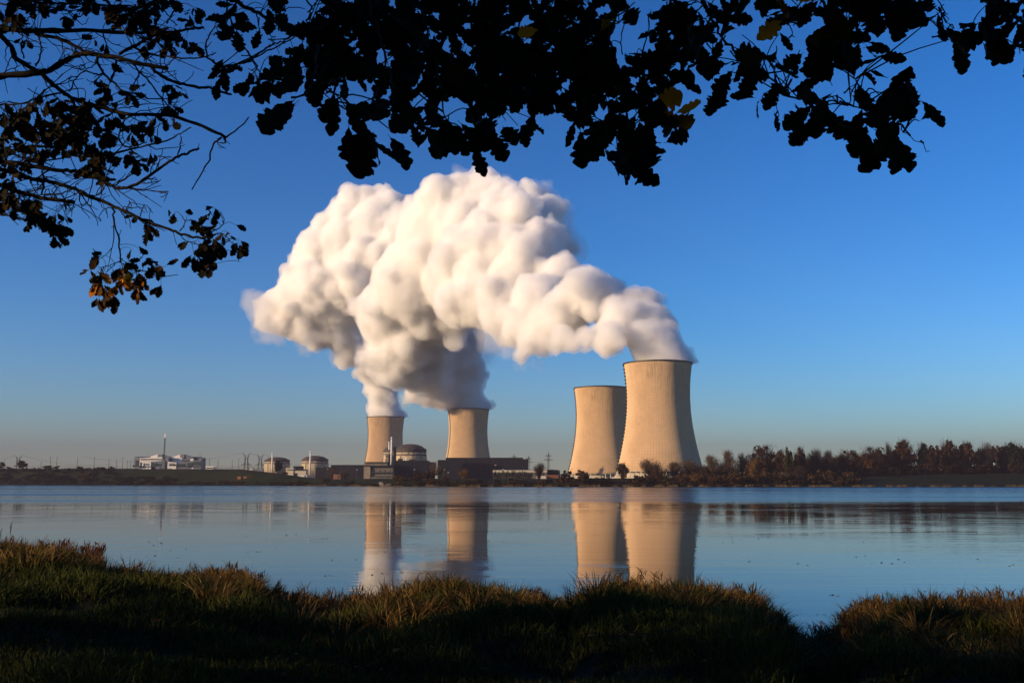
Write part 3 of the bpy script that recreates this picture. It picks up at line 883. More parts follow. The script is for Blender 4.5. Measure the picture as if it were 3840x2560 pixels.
# ------------------------------------------------------------------ lamp posts, signs, fence, guard rail, ramp
def lamp(px, pt, pb, D, kind):
    z0, z1 = Z(pb, D, px) - 1.5, Z(pt, D, px); x = XY(px, D)
    lab = {'dyke': 'thin lamp post standing on the dyke against the sky', 'double': 'double-headed lamp post on the dyke left of the pavilions',
           'yard': 'lamp post with a pale head in the yard before the dark halls'}[kind]
    r = thing('lamp_post', (x, D, z0), lab, 'lamp post', {'dyke': 'lamp posts along the dyke', 'double': 'double lamp posts', 'yard': 'lamp posts in the plant yard'}[kind])
    MB().tube([(x, D, z0), (x, D, z1)], [.42, .26], 6).build('pole', M['dark_steel'], r)
    if kind == 'double':
        MB().box((x, D, z1), (5.2, .5, .5)).build('lamp_head', M['galvanised'], r)
    else:
        MB().box((x + .5, D, z1), (2.0 if kind == 'yard' else 1.5, .6, .5)).build('lamp_head', M['white_metal' if kind == 'yard' else 'galvanised'], r)
for px, pt in ((12, 1722), (184, 1713), (208, 1712), (286, 1714), (349, 1714), (404, 1718), (433, 1720), (473, 1724), (486, 1726), (150, 1730), (782, 1720), (892, 1721), (815, 1724), (868, 1726), (1140 - 400, 1730)):
    lamp(px, pt, 1758, 1700, 'dyke')
lamp(456, 1716, 1758, 1690, 'double')
for px, pt, pb, D in ((1042, 1746, 1785, 1560), (1204, 1751, 1795, 1500), (1226, 1757, 1795, 1480), (1336, 1760, 1797, 1420), (1552, 1760, 1795, 1400), (1664, 1760, 1790, 1400), (1679, 1771, 1795, 1250), (1856, 1743, 1790, 1300), (1884, 1759, 1797, 1150), (1891, 1762, 1798, 1140), (1996, 1768, 1795, 1150)):
    lamp(px, pt, pb, D, 'yard')

def post_sign(px, pt, pb, D, w, label, mat='white_metal'):
    z0, z1 = Z(pb, D, px), Z(pt, D, px); x = XY(px, D)
    r = thing('warning_sign', (x, D, z0), label, 'sign')
    MB().box((x, D + .2, (z0 + z1) / 2 - .5), (.2, .2, z1 - z0 + 1)).build('post', M['galvanised'], r)
    MB().box((x, D, z1 - (z1 - z0) * .35), (w, .15, (z1 - z0) * .7)).build('board', M[mat], r)
post_sign(842, 1788, 1797, 1380, 2.2, 'bright white sign on the grassy slope below the bus')
post_sign(755, 1789, 1796, 1420, 1.4, 'small white sign on the slope, left of the brighter one')
post_sign(719, 1752, 1761, 1650, 2.0, 'white notice on the dyke before the right pavilion')
post_sign(1533, 1804, 1811, 1050, 1.5, 'white marker at the water below the orange bushes', 'white_metal')
post_sign(1678, 1797, 1804, 1060, 2.0, 'pale green marker board at the water below the dark hall', 'cream_wall')
for px, lab in ((897, 'leftmost of four red-brown crates in the dyke slope'), (920, 'red-brown crate, second from the left on the dyke slope'), (941, 'red-brown crate, third from the left on the dyke slope'), (963, 'rightmost and dimmest red-brown crate on the dyke slope')):
    D = 1340; x = XY(px, D); zc = Z(1791, D, px)
    r = thing('storage_crate', (x, D, zc - 2), lab, 'crate', 'red-brown crates on the dyke slope')
    MB().box((x, D, zc), (4.6, 3, 3.4)).build('body', M['rust_box'], r)
    MB().box((x, D, zc + 1.85), (5.0, 3.4, .35)).build('lid', M['brick_red'], r)
# kerb wall of the road that runs down the dyke
P = [at(px, py, D) for px, py, D in ((1020, 1773, 1560), (1060, 1779, 1520), (1120, 1789, 1440), (1170, 1795, 1380), (1214, 1799.5, 1320))]
r = thing('guard_rail', P[0], 'pale guard rail along the road sloping down the dyke', 'guard rail')
mb = MB()
for a, b in zip(P[:-1], P[1:]):
    mb.add([(a.x, a.y, a.z - .9), (b.x, b.y, b.z - .9), (b.x, b.y, b.z + .5), (a.x, a.y, a.z + .5), (a.x, a.y + .4, a.z - .9), (b.x, b.y + .4, b.z - .9), (b.x, b.y + .4, b.z + .5), (a.x, a.y + .4, a.z + .5)],
           [(0, 1, 2, 3), (7, 6, 5, 4), (3, 2, 6, 7), (0, 4, 5, 1)])
mb.build('rail', M['white_metal'], r)
mb = MB()
for a, b in zip(P[:-1], P[1:]):
    for k in range(6):
        q = a.lerp(b, k / 6); mb.box((q.x, q.y + .6, q.z - 1.5), (.3, .3, 2.6))
mb.build('post', M['galvanised'], r)
# boat ramp
D = 1000
a0, a1, b0, b1 = at(1421, 1807, D + 26), at(1433, 1806, D + 26), at(1430, 1822.5, D), at(1447, 1822.5, D)
r = thing('boat_ramp', b0, 'pale concrete boat ramp slanting into the lake below the pump house', 'boat ramp')
mb = MB().add([a0, a1, b1, b0, a0 - Vector((0, 0, 3)), a1 - Vector((0, 0, 3)), b1 - Vector((0, 0, 3)), b0 - Vector((0, 0, 3))], [(3, 2, 1, 0), (0, 4, 7, 3), (3, 7, 6, 2), (2, 6, 5, 1)])
mb.build('slab', M['pale_concrete'], r)
c0, c1 = at(1447.5, 1813, D), at(1464, 1813, D)
MB().box(((c0.x + c1.x) / 2, D + 3, (c0.z + .1) / 2 - .4), (c1.x - c0.x, 6, c0.z + .9)).build('quay_block', M['grey_concrete'], r)
P = [at(px, 1756 + 1.2 * math.sin(px * .02), 1690) for px in range(-60, 470, 10)]
r = thing('chain_fence', (P[0].x, 1690, P[0].z), 'thin mesh fence along the top of the dyke left of the pavilions', 'fence')
mb = MB()
for p in P: mb.box((p.x, 1690, p.z + 2), (.16, .16, 6.0))
mb.build('post', M['galvanised'], r)
mb = MB()
for dz in (.8, 2.2, 3.6, 5): mb.tube([(p.x, 1690, p.z + dz - .8) for p in P], .06, 4)
mb.build('wire', M['galvanised'], r)
P = [at(px, 1760, 1700) for px in range(800, 1000, 9)]
r = thing('chain_fence', (P[0].x, 1700, P[0].z), 'thin mesh fence on the dyke between the bus and the horned pylons', 'fence')
mb = MB()
for p in P: mb.box((p.x, 1700, p.z + 2), (.16, .16, 8.0))
mb.build('post', M['galvanised'], r)
mb = MB()
for dz in (1.5, 3, 4.5, 5.8): mb.tube([(p.x, 1700, p.z + dz - .5) for p in P], .06, 4)
mb.build('wire', M['galvanised'], r)
# ------------------------------------------------------------------ trees and shrubs of the far shore
mat_tint('leaf_rust', [(.2, (.022, .011, .006)), (.5, (.046, .022, .010)), (.8, (.085, .040, .015))], .8, .05)
mat_tint('leaf_orange', [(.2, (.050, .024, .008)), (.5, (.095, .046, .012)), (.8, (.15, .080, .020))], .8, .05)
mat_tint('leaf_olive', [(.2, (.014, .014, .006)), (.5, (.030, .028, .010)), (.8, (.055, .045, .014))], .8, .05)
mat_tint('leaf_dark', [(.2, (.006, .008, .004)), (.5, (.012, .015, .008)), (.8, (.022, .024, .012))], .8, .05)
mat_tint('twig_brown', [(.2, (.045, .028, .017)), (.5, (.075, .048, .028)), (.8, (.11, .072, .042))], .9, .05)
mat_tint('twig_dark', [(.2, (.020, .014, .010)), (.5, (.034, .024, .016)), (.8, (.050, .036, .024))], .9, .05)
mat_tint('reed_tan', [(.2, (.07, .045, .020)), (.5, (.13, .085, .038)), (.8, (.20, .135, .06))], .9, .05)
mat_noise('bark_far', (.02, .015, .011), (.04, .03, .022), 2, .95, .05)

def unit_dirs(n, rg):
    d = rg.normal(size=(n, 3)); return d / np.linalg.norm(d, axis=1, keepdims=True)
def quad_cloud(P, size, rg, up=0.0):
    """small leaf-clump quads, randomly turned, at points P"""
    n = len(P)
    a = unit_dirs(n, rg); b = np.cross(a, unit_dirs(n, rg)); b /= np.linalg.norm(b, axis=1, keepdims=True) + 1e-9
    s = (size * rg.uniform(.5, 1.3, n))[:, None]
    V = np.stack([P - a * s - b * s * .6, P + a * s - b * s * .6, P + a * s * .8 + b * s * .7, P - a * s * .8 + b * s * .7], 1).reshape(-1, 3)
    return V, np.arange(4 * n).reshape(n, 4)
def crown_points(kind, n, rg):
    blobs = []
    m = {'broad': 40, 'bush': 24, 'dense': 30}[kind]
    for _ in range(m):
        q = unit_dirs(1, rg)[0] * rg.uniform(.35, 1.0) ** .6
        if kind == 'broad': c = (q[0] * .40, q[1] * .40, .57 + q[2] * .36)
        elif kind == 'bush': c = (q[0] * .40, q[1] * .40, .42 + q[2] * .38)
        else: c = (q[0] * .34, q[1] * .34, .55 + q[2] * .38)
        blobs.append((*c, rg.uniform(.05, .14)))
    blobs = np.array(blobs)
    k = rg.integers(0, m, n)
    d = unit_dirs(n, rg) * (rg.uniform(.25, 1, n) ** .5)[:, None]
    P = blobs[k, :3] + d * blobs[k, 3:4] * np.array([1, 1, .85])
    P[:, 2] = np.clip(P[:, 2], .01, 1.0)
    return P, (rg.random(m)[k] * .55 + rg.random(n) * .45)
def twig_crown(n, rg, spread=.5, low=.12):
    """bare crown: a few forking limbs, each carrying long thin twigs that fan upwards"""
    m = 16
    a0 = rg.uniform(0, 2 * math.pi, m); q0 = np.sqrt(rg.random(m)) * .8; top = 1 - .45 * q0 ** 2 * rg.uniform(.6, 1.4, m)
    k = rg.integers(0, m, n); u = rg.random(n) ** .65
    r = spread * q0[k] * u ** 1.4
    P = np.stack([np.cos(a0[k]) * r, np.sin(a0[k]) * r, low + (top[k] - low - .08) * u], 1)
    P += rg.normal(size=(n, 3)) * (.02 + .075 * u)[:, None] * np.array([1, 1, .6])
    D = np.stack([np.cos(a0[k]) * r * 1.2, np.sin(a0[k]) * r * 1.2, np.full(n, .6)], 1) + rg.normal(size=(n, 3)) * .25
    D /= np.linalg.norm(D, axis=1, keepdims=True)
    L = (rg.uniform(.05, .15, n))[:, None]
    W = np.cross(D, unit_dirs(n, rg)); W /= np.linalg.norm(W, axis=1, keepdims=True) + 1e-9
    w = (rg.uniform(.003, .0065, n))[:, None]
    P[:, 2] = np.clip(P[:, 2], .01, .95)
    V = np.stack([P - W * w, P + W * w, P + D * L + W * w * .3, P + D * L - W * w * .3], 1).reshape(-1, 3)
    return V, np.arange(4 * n).reshape(n, 4), rg.random(n)
PROTO = {}
def proto(kind, seed):
    rg = np.random.default_rng(seed)
    if kind == 'bare':
        V, F, tn = twig_crown(3400, rg)
    elif kind == 'scrub':
        V, F, tn = twig_crown(2200, rg, .55, .05)
        P, t2 = crown_points('bush', 700, rg)
        V2, F2 = quad_cloud(P, .028, rg)
        F = np.concatenate([F, F2 + len(V)]); V = np.concatenate([V, V2]); tn = np.concatenate([tn, t2])
    elif kind == 'broad':
        V, F, tn = twig_crown(1800, rg, .55, .2)
        P, t2 = crown_points('broad', 2600, rg)
        V2, F2 = quad_cloud(P, .022, rg)
        F = np.concatenate([F, F2 + len(V)]); V = np.concatenate([V, V2]); tn = np.concatenate([tn * .3, t2])
    else:
        P, tn = crown_points(kind, {'broad': 2600, 'bush': 2300, 'dense': 3000}[kind], rg)
        V, F = quad_cloud(P, .030 if kind != 'dense' else .034, rg)
    me = mesh_object('crown', V, F, MATS['leaf_rust'], None, False, np.repeat(tn, 4))
    mb = MB()
    h = {'broad': .6, 'bush': .3, 'dense': .5, 'bare': .75, 'scrub': .35}[kind]
    th = {'broad': .03, 'bush': .03, 'dense': .04, 'bare': .018, 'scrub': .015}[kind]
    mb.tube([(0, 0, -.03), (.01, 0, h * .5), (-.01, .01, h)], [th, th * .7, th * .25], 6)
    for k in range(9):
        q = rg.uniform(0, 6.28); z = h * rg.uniform(.35, .95)
        e = (math.cos(q) * rg.uniform(.2, .38), math.sin(q) * rg.uniform(.2, .38), min(.95, z + rg.uniform(.15, .32)))
        mb.tube([(0, 0, z), (e[0] * .5, e[1] * .5, z + (e[2] - z) * .62), e], [th * .5, th * .3, th * .1], 4)
    tr = mb.build('trunk', MATS['bark_far'])
    md, td = me.data, tr.data
    bpy.data.objects.remove(me); bpy.data.objects.remove(tr)
    return md, td
for k in ('broad', 'bush', 'dense', 'bare', 'scrub'):
    PROTO[k] = [proto(k, 31 + 7 * i) for i in range(3)]
TREE_N = 0
def tree(px, top, w, off, kind, mat, label, name='tree', cat='tree', group='trees on the far shore', sink=.3):
    """a tree at picture column px, its top at row `top`, w photo pixels wide, `off` metres behind the water's edge"""
    global TREE_N
    TREE_N += 1
    d = shore_d(px) + off
    zb = far_z(px, d) - sink
    x = XY(px, d)
    h = Z(top, d, px) - zb; ww = w / FPX * d
    r = thing(name, (x, d, zb), label, cat, group)
    cr, tr = PROTO[kind][TREE_N % 3]
    for nm, data, m in (('crown', cr, MATS[mat]), ('trunk', tr, None)):
        o = bpy.data.objects.new(nm, data); COL.objects.link(o); o.parent = r
        o.scale = (ww * 1.05, ww * 1.05, h)
        o.rotation_euler = (0, 0, TREE_N * 2.399)
        if m:
            o.material_slots[0].link = 'OBJECT'; o.material_slots[0].material = m
    return r
BU = dict(name='shrub', cat='shrub', group='shrubs along the far shore')
tree(80, 1724, 54, 95, 'dense', 'twig_dark', 'dark round tree on the dyke below the lone far-left pylon')
tree(0, 1730, 40, 95, 'dense', 'twig_dark', 'dark tree cut by the left edge of the photo')
tree(190, 1740, 76, 95, 'bush', 'leaf_dark', 'broad dark shrub on the dyke, second clump from the left', **BU)
tree(372, 1747, 60, 90, 'bush', 'leaf_olive', 'olive shrub breaking the dyke skyline left of the pavilions', **BU)
tree(322, 1767, 50, 40, 'bush', 'leaf_orange', 'orange-tinged shrub low on the dark bank left of the pavilions', **BU)
tree(167, 1783, 52, 14, 'bush', 'leaf_olive', 'low olive shrub at the water near the left edge', **BU)
tree(455, 1778, 46, 25, 'bush', 'leaf_olive', 'low shrub on the bank below the left pavilion', **BU)
tree(575, 1745, 22, 100, 'bush', 'leaf_dark', 'small dark shrub beside the bus', **BU)
tree(1041, 1722, 40, 260, 'dense', 'leaf_dark', 'dark round tree in front of the leftmost dome')
tree(1068, 1762, 28, 90, 'bush', 'leaf_orange', 'orange bush below the dark round tree', **BU)
tree(1243, 1755, 22, 230, 'scrub', 'leaf_orange', 'small orange tree in front of the low turbine hall')
tree(1292, 1761, 44, 150, 'scrub', 'twig_brown', 'brown twiggy tree left of the pump house')
tree(1225, 1788, 40, 30, 'scrub', 'twig_dark', 'dark twiggy shrub at the foot of the guard rail', **BU)
tree(1120, 1797, 50, 25, 'scrub', 'twig_dark', 'brown scrub by the water below the guard rail', **BU)
tree(1310, 1797, 60, 30, 'bush', 'leaf_olive', 'olive shrub by the water left of the pump house', **BU)
tree(1495, 1773, 54, 45, 'bush', 'leaf_orange', 'rounded orange bush right of the pump house', **BU)
tree(1556, 1762, 66, 60, 'bush', 'leaf_rust', 'dark rusty bush in front of the navy block', **BU)
tree(1610, 1754, 66, 75, 'bush', 'leaf_rust', 'tall rusty bush at the right end of the navy block', **BU)
tree(1617, 1782, 50, 20, 'bush', 'leaf_orange', 'golden bush at the water below the rusty ones', **BU)
tree(1560, 1787, 56, 18, 'bush', 'leaf_olive', 'low olive bush at the water below the dark rusty one', **BU)
tree(1645, 1744, 40, 110, 'bare', 'twig_brown', 'bare brown tree between the navy block and the turbine hall')
tree(1624, 1727, 34, 380, 'bare', 'twig_brown', 'thin bare tree in the gap beside the turbine hall')
tree(1672, 1774, 26, 45, 'scrub', 'leaf_rust', 'small rust-red bush before the turbine hall', **BU)
tree(1741, 1756, 44, 90, 'scrub', 'leaf_orange', 'fuzzy orange tree before the middle of the turbine hall')
tree(2022, 1732, 50, 60, 'bare', 'twig_dark', 'bare dark tree over the white round-topped shed')
tree(2128, 1749, 62, 60, 'bush', 'leaf_rust', 'rust-brown tree left of the cooling tower without steam', sink=.4)
tree(2184, 1747, 54, 50, 'bush', 'leaf_rust', 'rusty round tree at the foot of the tower without steam')
tree(2236, 1781, 120, 25, 'bush', 'leaf_dark', 'wide dark bush at the foot of the tower without steam', **BU)
tree(2335, 1733, 52, 55, 'broad', 'twig_dark', 'small stemmed tree standing between the two right towers')
tree(2440, 1716, 86, 70, 'bare', 'twig_brown', 'misty bare tree at the foot of the tallest tower')
tree(2466, 1758, 64, 50, 'scrub', 'leaf_rust', 'rust-red bush below the tallest tower', **BU)
tree(2526, 1731, 76, 80, 'bare', 'twig_brown', 'misty bare tree before the middle of the tallest tower')
tree(2592, 1720, 84, 85, 'bare', 'twig_brown', 'misty bare tree before the shaded flank of the tallest tower')
tree(2672, 1700, 56, 110, 'bare', 'twig_brown', 'thin bare tree just right of the tallest tower')
tree(2725, 1687, 70, 110, 'bare', 'twig_brown', 'pale bare tree right of the tallest tower, left of the big rusty oak')
tree(2784, 1695, 58, 120, 'bare', 'twig_dark', 'dark bare tree left of the big rusty oak')
tree(2610, 1774, 62, 30, 'scrub', 'leaf_orange', 'orange bush at the water below the shaded tower flank', **BU)
tree(2545, 1780, 60, 30, 'scrub', 'leaf_rust', 'brown bush at the water below the tallest tower', **BU)
tree(2672, 1782, 46, 25, 'scrub', 'leaf_rust', 'small brown bush left of the sloping orange shrub', **BU)
tree(2748, 1760, 112, 30, 'bush', 'leaf_orange', 'large sloping orange shrub at the water', **BU)
tree(2840, 1718, 76, 70, 'scrub', 'leaf_orange', 'orange-brown tree in front of the big rusty oak')
tree(2864, 1664, 112, 130, 'broad', 'leaf_rust', 'big spreading rusty oak right of the towers')
tree(2930, 1682, 44, 120, 'broad', 'leaf_rust', 'slender rusty tree right of the big oak')
tree(2961, 1673, 48, 110, 'dense', 'leaf_olive', 'dark olive tree between two rusty ones')
tree(3004, 1671, 58, 125, 'broad', 'leaf_rust', 'rusty tree right of the dark olive one')
tree(3060, 1676, 62, 130, 'bare', 'twig_dark', 'round bare tree with a clear outline left of the wood')
tree(3114, 1687, 56, 130, 'bare', 'twig_dark', 'thin bare tree where the sky shows through, left of the wood')
tree(3186, 1682, 92, 140, 'broad', 'leaf_rust', 'broad rusty tree at the left end of the wood')
tree(2943, 1768, 58, 45, 'bare', 'twig_brown', 'pale multi-stemmed shrub at the water below the olive tree', **BU)
tree(2996, 1744, 60, 60, 'scrub', 'twig_dark', 'dark shrub at the left end of the meadow', **BU)
for px, top, w, kind, mat, lab in ((3284, 1670, 110, 'broad', 'leaf_rust', 'wide brown tree, third crown from the left end of the wood'), (3341, 1653, 32, 'bare', 'twig_dark', 'bare treetop standing above the left part of the wood'),
        (3391, 1645, 88, 'broad', 'leaf_rust', 'tallest rusty crown on the ridge of the wood'), (3470, 1656, 66, 'broad', 'leaf_olive', 'olive crown between the two rusty domes of the wood'),
        (3566, 1646, 70, 'broad', 'leaf_rust', 'rusty rounded crown right of the olive one in the wood'), (3628, 1653, 70, 'broad', 'leaf_rust', 'lower rusty crown right of the rounded one'),
        (3706, 1655, 70, 'bare', 'twig_dark', 'bare grey crown near the right end of the wood'), (3800, 1656, 96, 'broad', 'leaf_dark', 'dark crown at the right edge of the photo')):
    tree(px, top, w, 210, kind, mat, lab)

# woodland behind the meadow: a mass of trees
rg = np.random.default_rng(5)
PV, PF, PT = [], [], []
nv = 0
for k in range(210):
    px = rg.uniform(3120, 4900); off = rg.uniform(195, 330)
    d = shore_d(px) + off; x = XY(px, d); zb = far_z(px, d) - .3
    top = ramp(px, [(3050, 1712), (3200, 1700), (3350, 1672), (3500, 1664), (4900, 1660)]) + rg.uniform(0, 22)
    h = Z(top, d, px) - zb; w = h * rg.uniform(.45, .7)
    P, tn = crown_points('broad' if rg.random() < .6 else 'bush', 900, rg)
    V, F = quad_cloud(P, .036, rg)
    PV.append(V * np.array([w, w, h]) + np.array([x, d, zb])); PF.append(F + nv); PT.append(np.repeat(tn * .7 + rg.uniform(0, .3), 4)); nv += len(V)
for k in range(30):                                        # thin misty trees before the tallest tower
    px = rg.uniform(2405, 2660); off = rg.uniform(60, 120)
    d = shore_d(px) + off; x = XY(px, d); zb = far_z(px, d) - .3
    h = Z(rg.uniform(1722, 1760), d, px) - zb; w = h * rg.uniform(.6, 1.0)
    V, F, tn = twig_crown(420, rg)
    PV.append(V * np.array([w, w, h]) + np.array([x, d, zb])); PF.append(F + nv); PT.append(np.repeat(tn * .5 + .3, 4)); nv += len(V)
for k in range(190):                                       # thin misty trees between the towers and the wood
    px = rg.uniform(2600, 3180); off = rg.uniform(130, 330)
    d = shore_d(px) + off; x = XY(px, d); zb = far_z(px, d) - .3
    top = ramp(px, [(2600, 1738), (2750, 1722), (2900, 1705), (3180, 1700)]) + rg.uniform(0, 34)
    h = Z(top, d, px) - zb; w = h * rg.uniform(.7, 1.2)
    V, F, tn = twig_crown(700, rg)
    PV.append(V * np.array([w, w, h]) + np.array([x, d, zb])); PF.append(F + nv); PT.append(np.repeat(tn * .5 + .25, 4)); nv += len(V)
for k in range(420):                                       # understorey
    px = rg.uniform(2960, 4900); d = shore_d(px) + rg.uniform(185, 330); x = XY(px, d); zb = far_z(px, d) - .3
    h = rg.uniform(6, 15)
    P, tn = crown_points('bush', 220, rg)
    V, F = quad_cloud(P, .07, rg)
    PV.append(V * np.array([h * 1.4, h * 1.2, h]) + np.array([x, d, zb])); PF.append(F + nv); PT.append(np.repeat(tn * .5, 4)); nv += len(V)
mat_tint('wood_mass', [(.15, (.010, .007, .005)), (.5, (.024, .014, .008)), (.85, (.048, .024, .012))], .9, .03)
o = mesh_object('woodland', np.concatenate(PV), np.concatenate(PF), MATS['wood_mass'], None, False, np.concatenate(PT))
tag(o, 'autumn wood behind the meadow on the right bank', 'woodland', kind='stuff')

# scrub and reeds fringing the far bank
PV, PF, PT, nv = [], [], [], 0
def scrub(px, off, h, w, n, base):
    global nv
    d = shore_d(px) + off; x = XY(px, d); zb = max(.1, far_z(px, d)) - .2
    P, tn = crown_points('bush', n, rg)
    V, F = quad_cloud(P, .085, rg)
    PV.append(V * np.array([w, w, h]) + np.array([x, d, zb])); PF.append(F + nv); PT.append(np.repeat(tn * .5 + base, 4)); nv += len(V)
for k in range(520):
    px = rg.uniform(-500, 2900)
    scrub(px, rg.uniform(2, 24), rg.uniform(1.5, 4.5) * (1.25 if px < 1200 else .8), rg.uniform(4, 13), 70, rg.uniform(0, .45))
for k in range(260):
    px = rg.uniform(-700, 430)
    scrub(px, rg.uniform(20, 90), rg.uniform(4, 9), rg.uniform(9, 20), 130, rg.uniform(0, .2))
for k in range(60):
    px = rg.uniform(430, 660)
    scrub(px, rg.uniform(12, 50), rg.uniform(3, 6), rg.uniform(9, 18), 110, rg.uniform(0, .2))
for k in range(260):                                       # low growth under the bare trees right of the towers
    px = rg.uniform(2560, 3230)
    scrub(px, rg.uniform(30, 160), rg.uniform(5, 13), rg.uniform(7, 14), 130, rg.uniform(.05, .55))
for k in range(70):
    px = rg.uniform(2380, 2640)
    scrub(px, rg.uniform(25, 75), rg.uniform(4, 10), rg.uniform(7, 13), 130, rg.uniform(.1, .6))
for k in range(90):
    px = rg.uniform(1500, 2700)
    scrub(px, rg.uniform(15, 70), rg.uniform(2, 6), rg.uniform(6, 12), 110, rg.uniform(.05, .6))
mat_tint('scrub_mix', [(.1, (.006, .006, .004)), (.45, (.020, .015, .007)), (.7, (.045, .026, .010)), (.95, (.08, .042, .015))], .9, .03)
tag(mesh_object('shore_scrub', np.concatenate(PV), np.concatenate(PF), MATS['scrub_mix'], None, False, np.concatenate(PT)), 'low dark scrub along the foot of the far bank', 'scrub', kind='stuff')
n = 9000
px = rg.uniform(1100, 5200, n) ; tuft = np.sin(px * .11) + np.sin(px * .043 + 1) + rg.normal(size=n) * .4
px = px[tuft > .2]; n = len(px)
d = np.array([shore_d(q) for q in px]) + rg.uniform(-.5, 2.5, n)
x = (px - CX) / FPX * math.cos(PITCH) * d
h = rg.uniform(.6, 2.4, n); w = rg.uniform(.10, .28, n); lean = rg.normal(size=n) * .3
V = np.stack([np.stack([x - w, d, np.full(n, .0)], 1), np.stack([x + w, d, np.full(n, .0)], 1), np.stack([x + lean + w * .3, d + .1, h], 1), np.stack([x + lean - w * .3, d + .1, h], 1)], 1).reshape(-1, 3)
tag(mesh_object('shore_reeds', V, np.arange(4 * n).reshape(n, 4), MATS['reed_tan'], None, False, np.repeat(rg.random(n), 4)), 'tan reeds at the far water line', 'reeds', kind='stuff')
# clipped conifer hedge before the workshop
rg = np.random.default_rng(9)
x0, x1 = XY(1849, 1300), XY(1996, 1300)
r = thing('conifer_hedge', (x0, 1300, 8), 'row of dark conifers forming a hedge before the cream-fronted workshop', 'hedge')
PV, PF, PT, nv = [], [], [], 0
mb = MB()
for k in range(22):
    xx = x0 + (x1 - x0) * (k + .5) / 22 + rg.uniform(-.4, .4); h = rg.uniform(8, 11.5)
    n = 260; z = rg.random(n) ** .8; a = rg.uniform(0, 6.28, n); q = (1 - z) * .9 + .12
    P = np.stack([np.cos(a) * q * 1.6, np.sin(a) * q * 1.6, z * h], 1) + np.array([xx - x0, 0, 0])
    V, F = quad_cloud(P, .45, rg); PV.append(V); PF.append(F + nv); PT.append(np.repeat(rg.random(n), 4)); nv += len(V)
    mb.tube([(xx, 1300, 7.5), (xx, 1300, 8 + h * .7)], [.2, .08], 5)
mesh_object('foliage', np.concatenate(PV), np.concatenate(PF), MATS['leaf_dark'], r, False, np.concatenate(PT))
mb.build('trunk', MATS['bark_far'], r)
# ------------------------------------------------------------------ the oaks of the near bank
mat_noise('oak_bark', (.012, .009, .006), (.030, .023, .016), 14, .95, .1, bump=.01)
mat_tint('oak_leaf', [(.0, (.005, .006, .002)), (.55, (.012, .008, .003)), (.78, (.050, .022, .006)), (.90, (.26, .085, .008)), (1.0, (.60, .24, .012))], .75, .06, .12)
mat_tint('oak_crown', [(.1, (.012, .012, .005)), (.9, (.04, .026, .010))], .8, .05)
rg = np.random.default_rng(21)

def leaf_template(seed):
    """one lobed oak leaf: base at the origin, tip at +Y, blade facing +Z, with folds and a curl"""
    q = np.random.default_rng(seed)
    n = 46
    t_ = np.linspace(0, 1, n)
    env = .33 * np.sin(np.pi * t_ ** q.uniform(1.2, 1.5)) ** .62 * (.62 + .38 * np.clip(t_ / .45, 0, 1)) + .012
    out = []
    for s in (-1, 1):
        nl = q.uniform(3.9, 4.9); ph = q.uniform(0, .25)
        lob = np.abs(np.sin(np.pi * (nl * t_ + ph))) ** .55
        w = env * (.58 + .42 * lob) * (1 + .05 * q.normal(size=n))
        w[-1] = .02
        y = t_ + .02 * np.cos(np.pi * (nl * t_ + ph)) * np.sin(np.pi * t_)
        out.append((s, w, y))
    st = .13                                                # stalk
    V = [(-.008, 0, 0), (.008, 0, 0)]
    fold, bend, tw = q.uniform(.05, .35), q.uniform(-.25, .5), q.uniform(-.4, .4)
    rows = []
    def P(x, y, yy):
        z = abs(x) * fold - bend * yy * yy * .6 + .03 * math.sin(9 * yy + 3 * x)
        a = tw * yy
        return (x * math.cos(a) - z * math.sin(a), y, x * math.sin(a) + z * math.cos(a))
    for i in range(n):
        k = len(V)
        V.append(P(-out[0][1][i], st + out[0][2][i], t_[i])); V.append(P(0, st + t_[i], t_[i])); V.append(P(out[1][1][i], st + out[1][2][i], t_[i]))
        rows.append(k)
    F = [(0, 1, rows[0] + 2, rows[0])]
    for a, b in zip(rows[:-1], rows[1:]):
        F += [(a, a + 1, b + 1, b), (a + 1, a + 2, b + 2, b + 1)]
    return np.array(V) / (1 + st), np.array(F)
LEAVES = [leaf_template(100 + i) for i in range(9)]

class Foliage:
    def __init__(s): s.V, s.F, s.T, s.n = [], [], [], 0
    def leaf(s, base, axis, normal, size, tint):
        y = Vector(axis).normalized(); z = Vector(normal); z = z - y * z.dot(y)
        if z.length < 1e-3: z = y.orthogonal()
        z.normalize(); x = y.cross(z)
        tv, tf = LEAVES[rg.integers(len(LEAVES))]
        m = np.array([x, y, z]) * size
        m[0] *= rg.uniform(.8, 1.15) if size > .115 or rg.random() < .3 else rg.uniform(.5, .85)
        s.V.append(tv @ m + np.array(base)); s.F.append(tf + s.n); s.T.append(np.full(len(tv), tint)); s.n += len(tv)

def smooth_path(pts, k=5, wob=0.0):
    P = [np.array(p, float) for p in pts]
    if len(P) < 3: k = max(k, 5)
    out = []
    for i in range(len(P) - 1):
        p0, p1, p2, p3 = P[max(i - 1, 0)], P[i], P[i + 1], P[min(i + 2, len(P) - 1)]
        for j in range(k):
            u = j / k
            out.append(.5 * (2 * p1 + (p2 - p0) * u + (2 * p0 - 5 * p1 + 4 * p2 - p3) * u * u + (3 * p1 - p0 - 3 * p2 + p3) * u ** 3))
    out.append(P[-1])
    out = np.array(out)
    if wob: out[1:-1] += rg.normal(size=out[1:-1].shape) * wob
    return out

